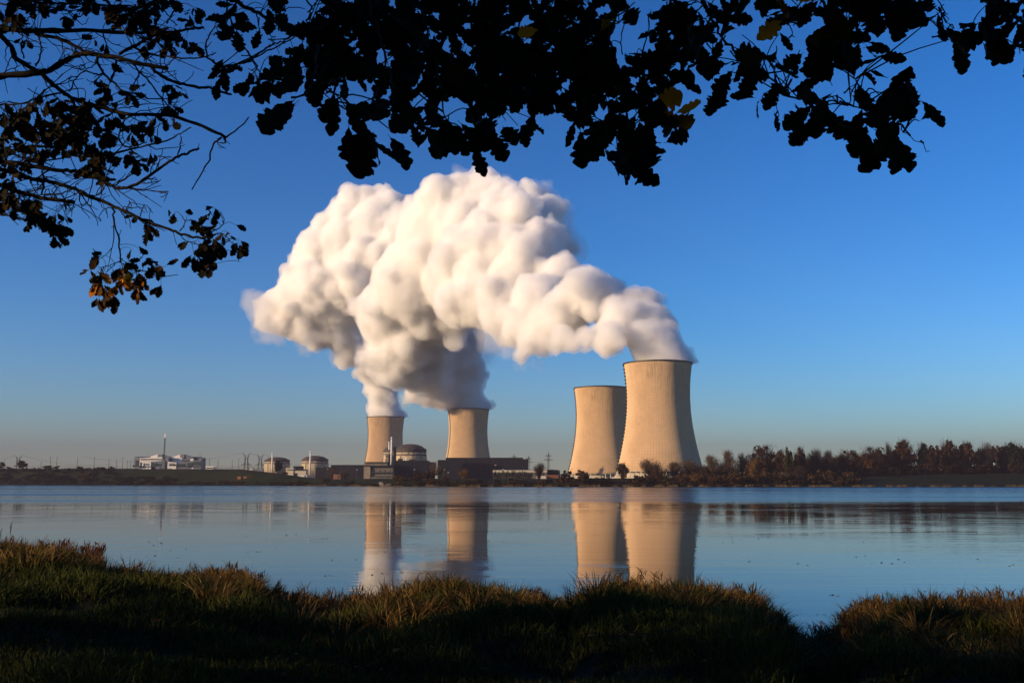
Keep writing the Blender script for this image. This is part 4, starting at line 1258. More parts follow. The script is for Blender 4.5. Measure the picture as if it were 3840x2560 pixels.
class Bough:
    def __init__(s, tree_, pts, w0, w1, src=None, stubs=True, k=5):
        """pts (px, py, depth) in view, or world Vectors; w0, w1: thickness in photo pixels at either end"""
        W = [p if isinstance(p, Vector) else at(p[0], p[1], p[2]) for p in pts]
        d0 = W[0].y if not isinstance(pts[0], Vector) else max(2.5, W[0].y); d1 = W[-1].y
        path = smooth_path(W, k, .004)
        n = len(path)
        wob = 1 + .10 * rg.normal(size=n)
        r = np.array([(w0 + (w1 - w0) * (i / (n - 1)) ** .8) / 2 / FPX * max(2.5, path[i][1]) for i in range(n)]) * np.clip(wob, .8, 1.3)
        if isinstance(pts[0], Vector):                      # swell towards the trunk
            q = np.linalg.norm(path - path[0], axis=1); r = np.maximum(r, .05 * np.clip(1 - q / 8.5, 0, 1))
        s.mb, s.path, s.r, s.fol, s.tree = MB(), path, r, Foliage(), tree_
        s.mb.tube(path, np.maximum(r, .0012), 7)
        if stubs:                                           # buds and short spurs
            for i in range(2, n - 1, 2):
                if rg.random() < .6:
                    d = unit_dirs(1, rg)[0]; L = rg.uniform(.01, .05) * (1 + 2 * (rg.random() < .2))
                    s.mb.tube([path[i], path[i] + d * L * .6, path[i] + d * L + np.array([0, 0, .004])], [.0035, .0025, .0035], 5)
        s.tree.append(s)
    def twig(s, a, b, r0, r1):
        m = (np.array(a) + np.array(b)) / 2 + rg.normal(size=3) * .03 * np.linalg.norm(np.array(b) - np.array(a)) + np.array([0, 0, .02])
        s.mb.tube(smooth_path([a, m, b], 3), np.linspace(r0, r1, 7), 5)

VIEW = Vector((0, 1, 0))
def cluster(bs, c, n, size, tint, reach=1.2):
    """a rosette of n leaves at c, joined by a twig to the nearest bough of bs"""
    best = None
    for b in bs:
        d2 = ((b.path - c) ** 2).sum(1); i = int(d2.argmin())
        if best is None or d2[i] < best[0]: best = (d2[i], b, i)
    d, b, i = math.sqrt(best[0]), best[1], best[2]
    if d > .05: b.twig(b.path[i], c, min(.005, .0018 + .004 * d), .0014)
    out = c - b.path[i]; out = out / (np.linalg.norm(out) + 1e-6)
    for k in range(n):
        ax = unit_dirs(1, rg)[0] * .9 + out * .55 + np.array([0, 0, -.75])
        nm = unit_dirs(1, rg)[0] * .6 + np.array([0, -1.0, .1])
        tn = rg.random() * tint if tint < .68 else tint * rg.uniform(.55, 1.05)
        b.fol.leaf(c + rg.normal(size=3) * .012, ax, nm, size * rg.uniform(.72, 1.15), tn)
    return b
def zone(bs, x, y, rx, ry, depth, size, cov, tint=.62, dj=.25):
    Lpx = size / depth * FPX
    n = max(1, int(round(cov * math.pi * rx * ry / (.20 * Lpx * Lpx))))
    k = 4 if n >= 8 else max(1, min(3, n))
    for _ in range(max(1, round(n / k))):
        a, q = rg.uniform(0, 6.28), math.sqrt(rg.random())
        px, py = x + rx * q * math.cos(a) * .85, y + ry * q * math.sin(a) * .85 - Lpx * (.30 if depth > 3 else .52)
        c = np.array(at(px, py, depth + rg.uniform(-dj, dj)))
        cluster(bs, c, k, size, tint)

def finish(root, boughs, leafmat='oak_leaf'):
    for b in boughs:
        o = b.mb.build('bough', MATS['oak_bark'], root, True)
        if b.fol.V:
            base = wpos(root)
            mesh_object('foliage', np.concatenate(b.fol.V) - np.array(base), np.concatenate(b.fol.F), MATS[leafmat], o, False, np.concatenate(b.fol.T))

# ---- oak on the left: the trunk stands left of the frame, its boughs reach in about 8.5 m away
TA = Vector((-9.5, 7.6, 2.2))
rootA = thing('oak_tree', TA, 'oak with long dark half-bare boughs and sparse leaf clumps, reaching in from the left edge', 'oak tree', 'oaks framing the view')
mb = MB(); mb.tube([TA + Vector(q) for q in ((0, 0, -.6), (.05, 0, 1.5), (-.1, .1, 4), (0, .1, 7), (.2, 0, 11))], [.62, .48, .42, .34, .2], 14)
mb.build('trunk', MATS['oak_bark'], rootA, True)
A = []
D0 = 8.5
def z1(x, y, d=D0): return (x / 2.24, y / 2.24, d)          # first detail crop
def z2(x, y, d=D0): return (x / 2.24, 500 + y / 2.24, d)    # second detail crop
ta = lambda h: TA + Vector((.1, 0, h))
Bough(A, [ta(4.6), (-500, 300, 8.3), (-120, 290, 8.4), z1(0, 640), z1(320, 608), z1(420, 590), z1(550, 510), z1(660, 462), z1(760, 455), z1(900, 470), z1(1050, 500), z1(1240, 550), z1(1410, 575)], 34, 14)
Bough(A, [z1(1270, 570), z1(1360, 640), z1(1480, 690), z1(1640, 735), z1(1780, 745), z1(1945, 795)], 15, 9)
Bough(A, [ta(5.6), (-500, 60, 8.5), (-100, 100, 8.6), z1(0, 240, 8.7), z1(300, 262, 8.7), z1(700, 255, 8.7), z1(1100, 272, 8.7), z1(1450, 268, 8.6), z1(1600, 240, 8.6), z1(1715, 235, 8.6)], 36, 6)
Bough(A, [z1(300, 285, 8.6), z1(520, 335), z1(700, 425), z1(810, 455)], 16, 14)
Bough(A, [z1(1000, 455), z1(1120, 390), z1(1260, 320), z1(1400, 285, 8.6)], 14, 9)
Bough(A, [ta(4.9), (-400, 90, 8.3), (-60, 110, 8.3), z1(70, 370), z1(150, 500), z1(320, 605), z1(480, 735), z1(600, 820), z1(830, 900), z1(1100, 960), z1(1400, 970), z1(1600, 1020), z1(1860, 1130), z1(1885, 1165)], 24, 12)
Bough(A, [z1(1880, 1165), z1(2000, 1080), z1(2090, 985)], 7, 5)
Bough(A, [z1(1860, 1155), z1(1790, 1210), z1(1760, 1330), z1(1690, 1460), z1(1612, 1595)], 9, 4.5)
Bough(A, [z1(1885, 1165), z1(1888, 1200), z1(1825, 1202), z1(1895, 1248)], 6, 3)
Bough(A, [z1(1120, 395), z1(1250, 455), z1(1400, 475), z1(1560, 495), z1(1740, 475), z1(1815, 445)], 11, 4)
Bough(A, [z1(1735, 480), z1(1850, 550), z1(1900, 565), z1(2000, 540), z1(2150, 480), z1(2310, 400), z1(2490, 300)], 9, 5)
Bough(A, [z1(1740, 475), z1(1735, 345), z1(1790, 245), z1(1825, 185)], 8, 3.5)
Bough(A, [z1(1790, 300), z1(1840, 258)], 4, 3); Bough(A, [z1(1735, 400), z1(1780, 355)], 4, 3)
Bough(A, [z1(1110, 535), z1(1250, 690), z1(1350, 815), z1(1400, 880), z1(1500, 965)], 8, 4)
Bough(A, [z1(810, 480), z1(840, 575), z1(920, 665), z1(1040, 770), z1(1200, 800), z1(1260, 830), z1(1440, 825), z1(1570, 790)], 11, 4)
Bough(A, [z1(975, 505), z1(960, 620), z1(930, 695)], 10, 6)
Bough(A, [z1(810, 500), z1(770, 560), z1(670, 585)], 6, 4)
Bough(A, [z1(880, 620), z1(800, 625), z1(715, 595), z1(640, 660), z1(580, 770)], 7, 5)
Bough(A, [(-60, 400, 8.4), z1(0, 880), z1(180, 870), z1(320, 820), z1(510, 785)], 9, 7)
Bough(A, [z1(320, 820), z1(390, 745), z1(500, 700), z1(605, 650)], 6, 3.5)
Bough(A, [z1(330, 800), z1(230, 745)], 4, 3); Bough(A, [z1(300, 560), z1(345, 440), z1(330, 340), z1(310, 280)], 8, 5)
Bough(A, [z1(200, 490), z1(175, 380), z1(190, 300)], 7, 5)
Bough(A, [z1(1210, 510), z1(1300, 450), z1(1400, 395)], 5, 3); Bough(A, [z1(1350, 610), z1(1420, 540), z1(1515, 440)], 6, 4); Bough(A, [z1(1350, 615), z1(1480, 595)], 4, 3)
Bough(A, [z1(1400, 200), z1(1450, 110), z1(1510, 30)], 7, 6); Bough(A, [z1(1330, 0), z1(1400, 120), z1(1490, 215)], 6, 4)
Bough(A, [z1(1570, 250), z1(1640, 245), z1(1715, 230)], 6, 4); Bough(A, [z1(640, 160), z1(700, 120), z1(740, 70)], 5, 3)
Bough(A, [ta(3.6), (-400, 560, 8.2), (-80, 590, 8.3), z2(0, 235), z2(160, 250), z2(400, 300), z2(560, 312), z2(740, 330), z2(860, 400), z2(960, 450), z2(1060, 455), z2(1170, 415), z2(1330, 300), z2(1480, 205), z2(1600, 160), z2(1670, 125)], 17, 4)
Bough(A, [ta(3.4), (-300, 600, 8.2), z2(0, 300), z2(150, 350), z2(300, 390), z2(450, 410), z2(600, 455), z2(720, 510), z2(950, 610), z2(1060, 660), z2(1250, 750), z2(1420, 800), z2(1550, 855), z2(1720, 885)], 16, 5)
Bough(A, [z2(950, 615), z2(955, 740), z2(990, 870), z2(1008, 1000), z2(1015, 1085)], 8, 5)
Bough(A, [z2(1520, 850), z2(1570, 905), z2(1680, 940)], 5, 3); Bough(A, [z2(1505, 820), z2(1555, 760), z2(1525, 690)], 5, 3); Bough(A, [z2(1700, 880), z2(1860, 780), z2(1885, 720)], 5, 3)
Bough(A, [z2(1700, 885), z2(1850, 840), z2(1960, 930), z2(2010, 1080)], 5, 2.5)
Bough(A, [z2(1015, 1080), z2(930, 1100), z2(850, 1130)], 4, 3); Bough(A, [z2(1015, 1080), z2(1100, 1130), z2(1250, 1170), z2(1350, 1160)], 4, 3)
Bough(A, [ta(3.2), (-300, 700, 8.3), z2(0, 430), z2(60, 460), z2(180, 500), z2(350, 540), z2(480, 560), z2(625, 580)], 16, 6)
Bough(A, [z2(370, 520), z2(500, 510), z2(610, 470)], 6, 5); Bough(A, [(-100, 790, 8.4), z2(0, 680), z2(100, 700), z2(195, 722)], 8, 6)
Bough(A, [z2(355, 310), z2(370, 400), z2(350, 520)], 8, 7); Bough(A, [z2(860, 185), z2(960, 175), z2(1240, 100), z2(1370, 70), z1(1520, 1120), z1(1605, 1072)], 11, 4)
Bough(A, [z2(1480, 205), z2(1515, 110), z2(1525, 32)], 6, 4); Bough(A, [z2(1170, 415), z2(1290, 375)], 5, 3.5); Bough(A, [z2(960, 440), z2(1100, 345), z2(1135, 300)], 6, 4)
Bough(A, [z2(1055, 460), z2(1250, 480), z2(1415, 492)], 5, 4); Bough(A, [z2(700, 510), z2(820, 520), z2(880, 460)], 6, 4); Bough(A, [z2(560, 590), z2(632, 618)], 5, 4)
Bough(A, [z2(0, 180), z2(200, 120), z2(430, 115), z2(640, 190), z2(860, 190)], 12, 9); Bough(A, [(-60, 560, 8.4), z2(150, 190), z2(300, 240), z2(560, 200)], 9, 6)
Bough(A, [z1(520, 330), z1(525, 420), z1(545, 490)], 5, 3); Bough(A, [z1(1100, 960), z1(1000, 1100), z1(1050, 1230), z1(1230, 1200)], 8, 5)
Bough(A, [z1(600, 820), z1(640, 960), z1(600, 1100), z1(700, 1180)], 12, 8); Bough(A, [z1(830, 900), z1(980, 860), z1(1100, 790), z1(1140, 660)], 7, 4)
Bough(A, [z1(0, 30, 8.7), z1(200, 80, 8.7), z1(420, 60, 8.7), z1(600, 110, 8.6)], 8, 5); Bough(A, [(-100, -30, 8.7), z1(300, 20, 8.7), z1(800, 40, 8.7), z1(1200, 60, 8.6)], 9, 5)
S = .12
for x, y, rx, ry, cov in ((60, 30, 70, 60, 1.3), (170, 20, 70, 40, 1.0), (300, 30, 80, 50, .9), (230, 75, 60, 30, .9), (420, 40, 80, 50, 1.1), (530, 60, 60, 60, 1.3), (590, 30, 50, 50, 1.0), (40, 110, 60, 40, 1.1), (480, 90, 60, 30, 1.2),
        (660, 10, 40, 25, .9), (725, 40, 30, 40, 1.0), (108, 165, 16, 30, .9), (345, 145, 22, 18, .9), (385, 180, 20, 16, .8), (560, 165, 45, 25, 1.1), (640, 150, 50, 30, 1.0), (710, 90, 22, 30, .9), (640, 190, 30, 25, 1.0), (720, 170, 28, 34, 1.2), (590, 130, 60, 25, .9),
        (375, 320, 22, 22, 1.2), (475, 295, 16, 14, 1.0), (400, 372, 40, 30, 1.3), (485, 375, 26, 22, .9), (540, 335, 10, 20, .9), (622, 345, 14, 20, 1.1), (655, 350, 22, 16, 1.0), (690, 360, 18, 10, .9), (640, 405, 26, 18, 1.0), (660, 425, 18, 14, .9),
        (40, 420, 55, 34, 1.2), (140, 400, 60, 34, 1.3), (240, 410, 55, 40, 1.3), (310, 420, 40, 50, 1.4), (60, 480, 60, 44, 1.3), (160, 480, 70, 50, 1.3), (265, 490, 55, 55, 1.4), (325, 480, 40, 60, 1.4), (400, 450, 40, 40, .9), (420, 500, 46, 44, 1.2),
        (40, 560, 50, 40, 1.2), (130, 560, 60, 44, 1.2), (230, 560, 60, 40, 1.3), (310, 560, 50, 40, 1.3), (370, 590, 44, 44, 1.3), (510, 500, 28, 45, 1.2), (555, 478, 26, 16, 1.1), (565, 512, 14, 18, 1.0), (600, 440, 40, 20, 1.0), (635, 465, 24, 12, 1.0),
        (450, 595, 26, 26, 1.3), (510, 605, 44, 34, 1.3), (565, 602, 16, 18, 1.1), (340, 645, 36, 44, 1.4), (385, 665, 26, 26, 1.1), (30, 650, 40, 40, 1.2), (45, 690, 20, 30, 1.0), (120, 620, 40, 24, 1.0), (20, 740, 34, 40, 1.3), (65, 770, 42, 36, 1.2),
        (130, 800, 46, 50, 1.5), (120, 845, 24, 22, 1.1), (205, 850, 40, 50, 1.5), (215, 895, 22, 22, 1.1), (242, 830, 12, 32, 1.0), (525, 843, 26, 18, 1.2), (560, 868, 16, 22, 1.2), (650, 820, 18, 15, 1.2), (718, 826, 16, 9, 1.0), (745, 855, 24, 24, 1.3),
        (805, 815, 24, 24, 1.1), (790, 860, 34, 30, 1.2), (700, 915, 26, 8, 1.1), (740, 985, 32, 32, 1.5), (785, 935, 44, 40, 1.6), (790, 1000, 30, 26, 1.4), (840, 950, 26, 40, 1.1), (880, 930, 36, 28, 1.1), (840, 890, 26, 20, 1.0), (880, 860, 18, 6, .9)):
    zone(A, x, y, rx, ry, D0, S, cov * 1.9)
for x, y, rx, ry, cov, tn in ((370, 990, 34, 26, 1.0, .7), (340, 1035, 22, 16, .9, .75), (375, 1060, 40, 40, 1.2, .9), (385, 1110, 34, 34, 1.2, .8), (425, 1130, 22, 26, 1.1, .7), (440, 1060, 34, 34, 1.0, .9), (480, 1010, 40, 26, 1.0, .9), (520, 1050, 34, 34, 1.1, .85), (560, 1030, 26, 30, 1.0, .8), (600, 1040, 22, 26, 1.0, .7),
        (528, 1105, 18, 34, 1.1, .9), (605, 1080, 14, 24, 1.0, .6), (570, 990, 9, 18, .9, .8), (490, 950, 8, 16, .9, 1.0), (525, 955, 9, 16, .9, .6), (470, 1060, 14, 30, 1.0, 1.05), (620, 1015, 18, 9, .9, .7)):
    zone(A, x, y, rx, ry, D0, S, cov * 1.9, tn)
for b in list(A):                                          # fine twigs along the boughs
    L = np.linalg.norm(np.diff(b.path, axis=0), axis=1).sum()
    for _ in range(int(L * 7)):
        i = rg.integers(1, len(b.path) - 1); p = b.path[i]
        pxx = CX + p[0] / p[1] * FPX
        if pxx < -100 or p[1] < 8 or pxx > 560: continue
        t1 = b.path[i] - b.path[i - 1]; t1 /= np.linalg.norm(t1)
        d = t1 * .8 + unit_dirs(1, rg)[0] * .7; d[1] *= .5
        ln = rg.uniform(.10, .32)
        q = p + d * ln + rg.normal(size=3) * .03
        m = p + d * ln * .5 + rg.normal(size=3) * .04
        b.mb.tube(smooth_path([p, m, q], 3, .006), np.linspace(.0055, .0028, 7), 5)
        if rg.random() < .35: b.mb.tube([m, m + (d + unit_dirs(1, rg)[0]) * .1], [.0035, .0025], 4)
finish(rootA, A)

# ---- oak overhead: trunk behind the viewpoint, boughs hanging down into the top of the picture
TB = Vector((4.6, -3.6, 2.6))
rootB = thing('oak_tree', TB, 'oak whose dense hanging leaf sprays fill the top of the picture', 'oak tree', 'oaks framing the view')
mb = MB(); mb.tube([TB + Vector(q) for q in ((0, 0, -.6), (0, .05, 1.2), (-.1, .2, 3), (-.2, .4, 6), (0, .5, 9))], [.55, .43, .36, .3, .2], 14)
mb.build('trunk', MATS['oak_bark'], rootB, True)
B = []
tb = lambda h: TB + Vector((-.15, .3, h))
def z3(x, y, d=4.6): return (800 + x / 2.24, y / 2.24, d)
def z5(x, y, d=3.4): return (2600 + x / 1.897, y / 1.897, d)
Bough(B, [tb(4.2), Vector((.6, 1.5, 7.6)), (600, -420, 4.9), (780, -70, 4.9), z3(150, -5, 4.9), z3(350, 100, 4.8), z3(520, 190, 4.7), z3(700, 255), z3(840, 330), z3(1000, 400)], 24, 10)
Bough(B, [z3(700, 290), z3(600, 330), z3(480, 385), z3(320, 490), z3(130, 560), z3(0, 525)], 8, 6)
Bough(B, [z3(110, 0), z3(120, 120), z3(165, 210), z3(250, 370), z3(340, 510), z3(380, 600), z3(385, 710)], 9, 4)
Bough(B, [z3(360, 110), z3(385, 250), z3(378, 385)], 5, 3); Bough(B, [z3(440, 150), z3(480, 300), z3(500, 370)], 5, 3); Bough(B, [z3(520, 0), z3(550, 110), z3(560, 185)], 5, 3)
Bough(B, [z3(500, 60), z3(600, 70), z3(770, 80)], 5, 3); Bough(B, [z3(780, 0), z3(820, 70), z3(790, 190)], 7, 9); Bough(B, [z3(820, 70), z3(880, 5)], 5, 4)
Bough(B, [(1180, -120, 4.4), (1212, 0, 4.3), (1228, 22, 4.3), (1264, 45, 4.2), (1330, 75, 4.1), (1400, 130, 4.0)], 10, 6)
Bough(B, [z3(880, 380, 3.2), z3(850, 520, 2.9), z3(850, 640, 2.6), z3(800, 760, 2.4), z3(760, 800, 2.3)], 12, 6); Bough(B, [z3(1100, 640, 3.4), z3(1000, 680, 2.9), z3(900, 720, 2.5)], 10, 8)
Bough(B, [z3(930, 700, 2.8), z3(950, 770, 2.5), z3(1000, 850, 2.3)], 7, 4)
for pts in ([tb(4.6), Vector((1.2, 1.2, 7.2)), (1300, -330, 3.6), (1360, -60, 3.7), (1420, 120, 3.6), (1450, 250, 3.4), (1480, 330, 3.1), (1520, 420, 2.9), (1500, 490, 2.7)],
            [tb(4.8), Vector((2.0, 1.4, 7.0)), (1560, -300, 3.9), (1560, -40, 4.0), (1600, 120, 3.9), (1640, 260, 3.6), (1660, 380, 3.2), (1680, 470, 2.8)],
            [tb(4.3), Vector((2.4, 1.2, 6.6)), (1800, -250, 4.2), (1780, -20, 4.2), (1770, 150, 4.1), (1800, 300, 3.8), (1800, 440, 3.3), (1790, 520, 3.1)],
            [tb(4.5), Vector((2.6, 1.0, 6.4)), (2000, -240, 4.3), (1960, -10, 4.4), (1940, 170, 4.3), (1960, 320, 4.1), (1985, 420, 3.9)],
            [tb(3.9), Vector((2.8, 1.4, 6.0)), (2200, -220, 4.2), (2140, -20, 4.2), (2120, 160, 4.1), (2160, 300, 3.8), (2160, 430, 3.5)],
            [tb(3.7), Vector((3.0, 1.6, 5.8)), (2420, -200, 3.9), (2330, -10, 4.0), (2290, 140, 3.9), (2310, 280, 3.6), (2350, 420, 3.3), (2355, 520, 3.1), (2365, 620, 3.0), (2350, 690, 2.9)],
            [tb(3.6), Vector((3.4, 1.8, 5.6)), (2700, -180, 3.7), (2530, -40, 3.7), (2500, 90, 3.7), (2520, 230, 3.6), (2480, 330, 3.5), (2475, 430, 3.4)]):
    Bough(B, pts, 18, 5)
Bough(B, [(2355, 430, 3.3), (2300, 440, 3.2), (2270, 470, 3.1)], 5, 4); Bough(B, [(2360, 560, 3.1), (2420, 600, 3.0), (2440, 640, 3.0)], 5, 3)
Bough(B, [(2230, 100, 3.9), (2300, 95, 3.8), (2380, 10, 3.8)], 7, 5); Bough(B, [(2410, 200, 3.7), (2430, 110, 3.7), (2440, 40, 3.7)], 7, 5); Bough(B, [(2335, 205, 3.7), (2330, 130, 3.7)], 5, 4)
Bough(B, [tb(3.6), Vector((3.6, 2.0, 5.4)), (2640, -160, 3.6), z5(30, -60, 3.5), z5(70, 20), z5(130, 140), z5(180, 230), z5(260, 340), z5(350, 460), z5(382, 560), z5(395, 655), z5(375, 690)], 16, 7)
Bough(B, [z5(350, 460), z5(560, 560, 3.2), z5(680, 690, 3.0), z5(900, 715, 2.9), z5(1100, 750, 2.8), z5(1300, 800, 2.8), z5(1430, 865, 2.8), z5(1520, 950, 2.8), z5(1680, 1075, 2.8)], 10, 3)
Bough(B, [z5(540, 480), z5(575, 420), z5(590, 330)], 5, 4); Bough(B, [z5(570, 465), z5(590, 560), z5(600, 720, 3.1), z5(600, 860, 3.1)], 6, 3); Bough(B, [z5(1100, 750, 2.8), z5(1130, 640, 2.9), z5(1145, 560, 3.0)], 5, 3)
Bough(B, [z5(75, 60), z5(95, 150), z5(130, 220), z5(150, 400)], 6, 4); Bough(B, [z5(330, 465), z5(260, 440), z5(130, 470), z5(50, 450)], 5, 4)
Bough(B, [tb(3.2), Vector((4.0, 2.2, 5.2)), (3150, -200, 3.5), (3080, -30, 3.5), (3120, 70, 3.4), (3160, 160, 3.3), (3170, 250, 3.2)], 16, 6); Bough(B, [(3080, -30, 3.5), (2990, 20, 3.5), (2960, 90, 3.4), (2980, 140, 3.4)], 8, 4); Bough(B, [(3110, 20, 3.5), (3260, 50, 3.4), (3400, 60, 3.4), (3450, 80, 3.4)], 9, 4)
Bough(B, [tb(2.9), Vector((4.4, 2.2, 4.9)), (4100, -160, 3.3), (3860, -20, 3.3), (3790, 80, 3.2), (3740, 150, 3.2), (3700, 220, 3.2)], 16, 6); Bough(B, [(3760, 130, 3.2), (3644, 140, 3.2), (3600, 128, 3.2), (3549, 113, 3.2)], 7, 4); Bough(B, [(3640, 138, 3.2), (3612, 150, 3.2)], 4, 3); Bough(B, [(3585, 122, 3.2), (3562, 90, 3.2), (3545, 50, 3.2)], 4, 3); Bough(B, [(3553, 113, 3.2), (3535, 132, 3.2)], 3, 7)
s = .118
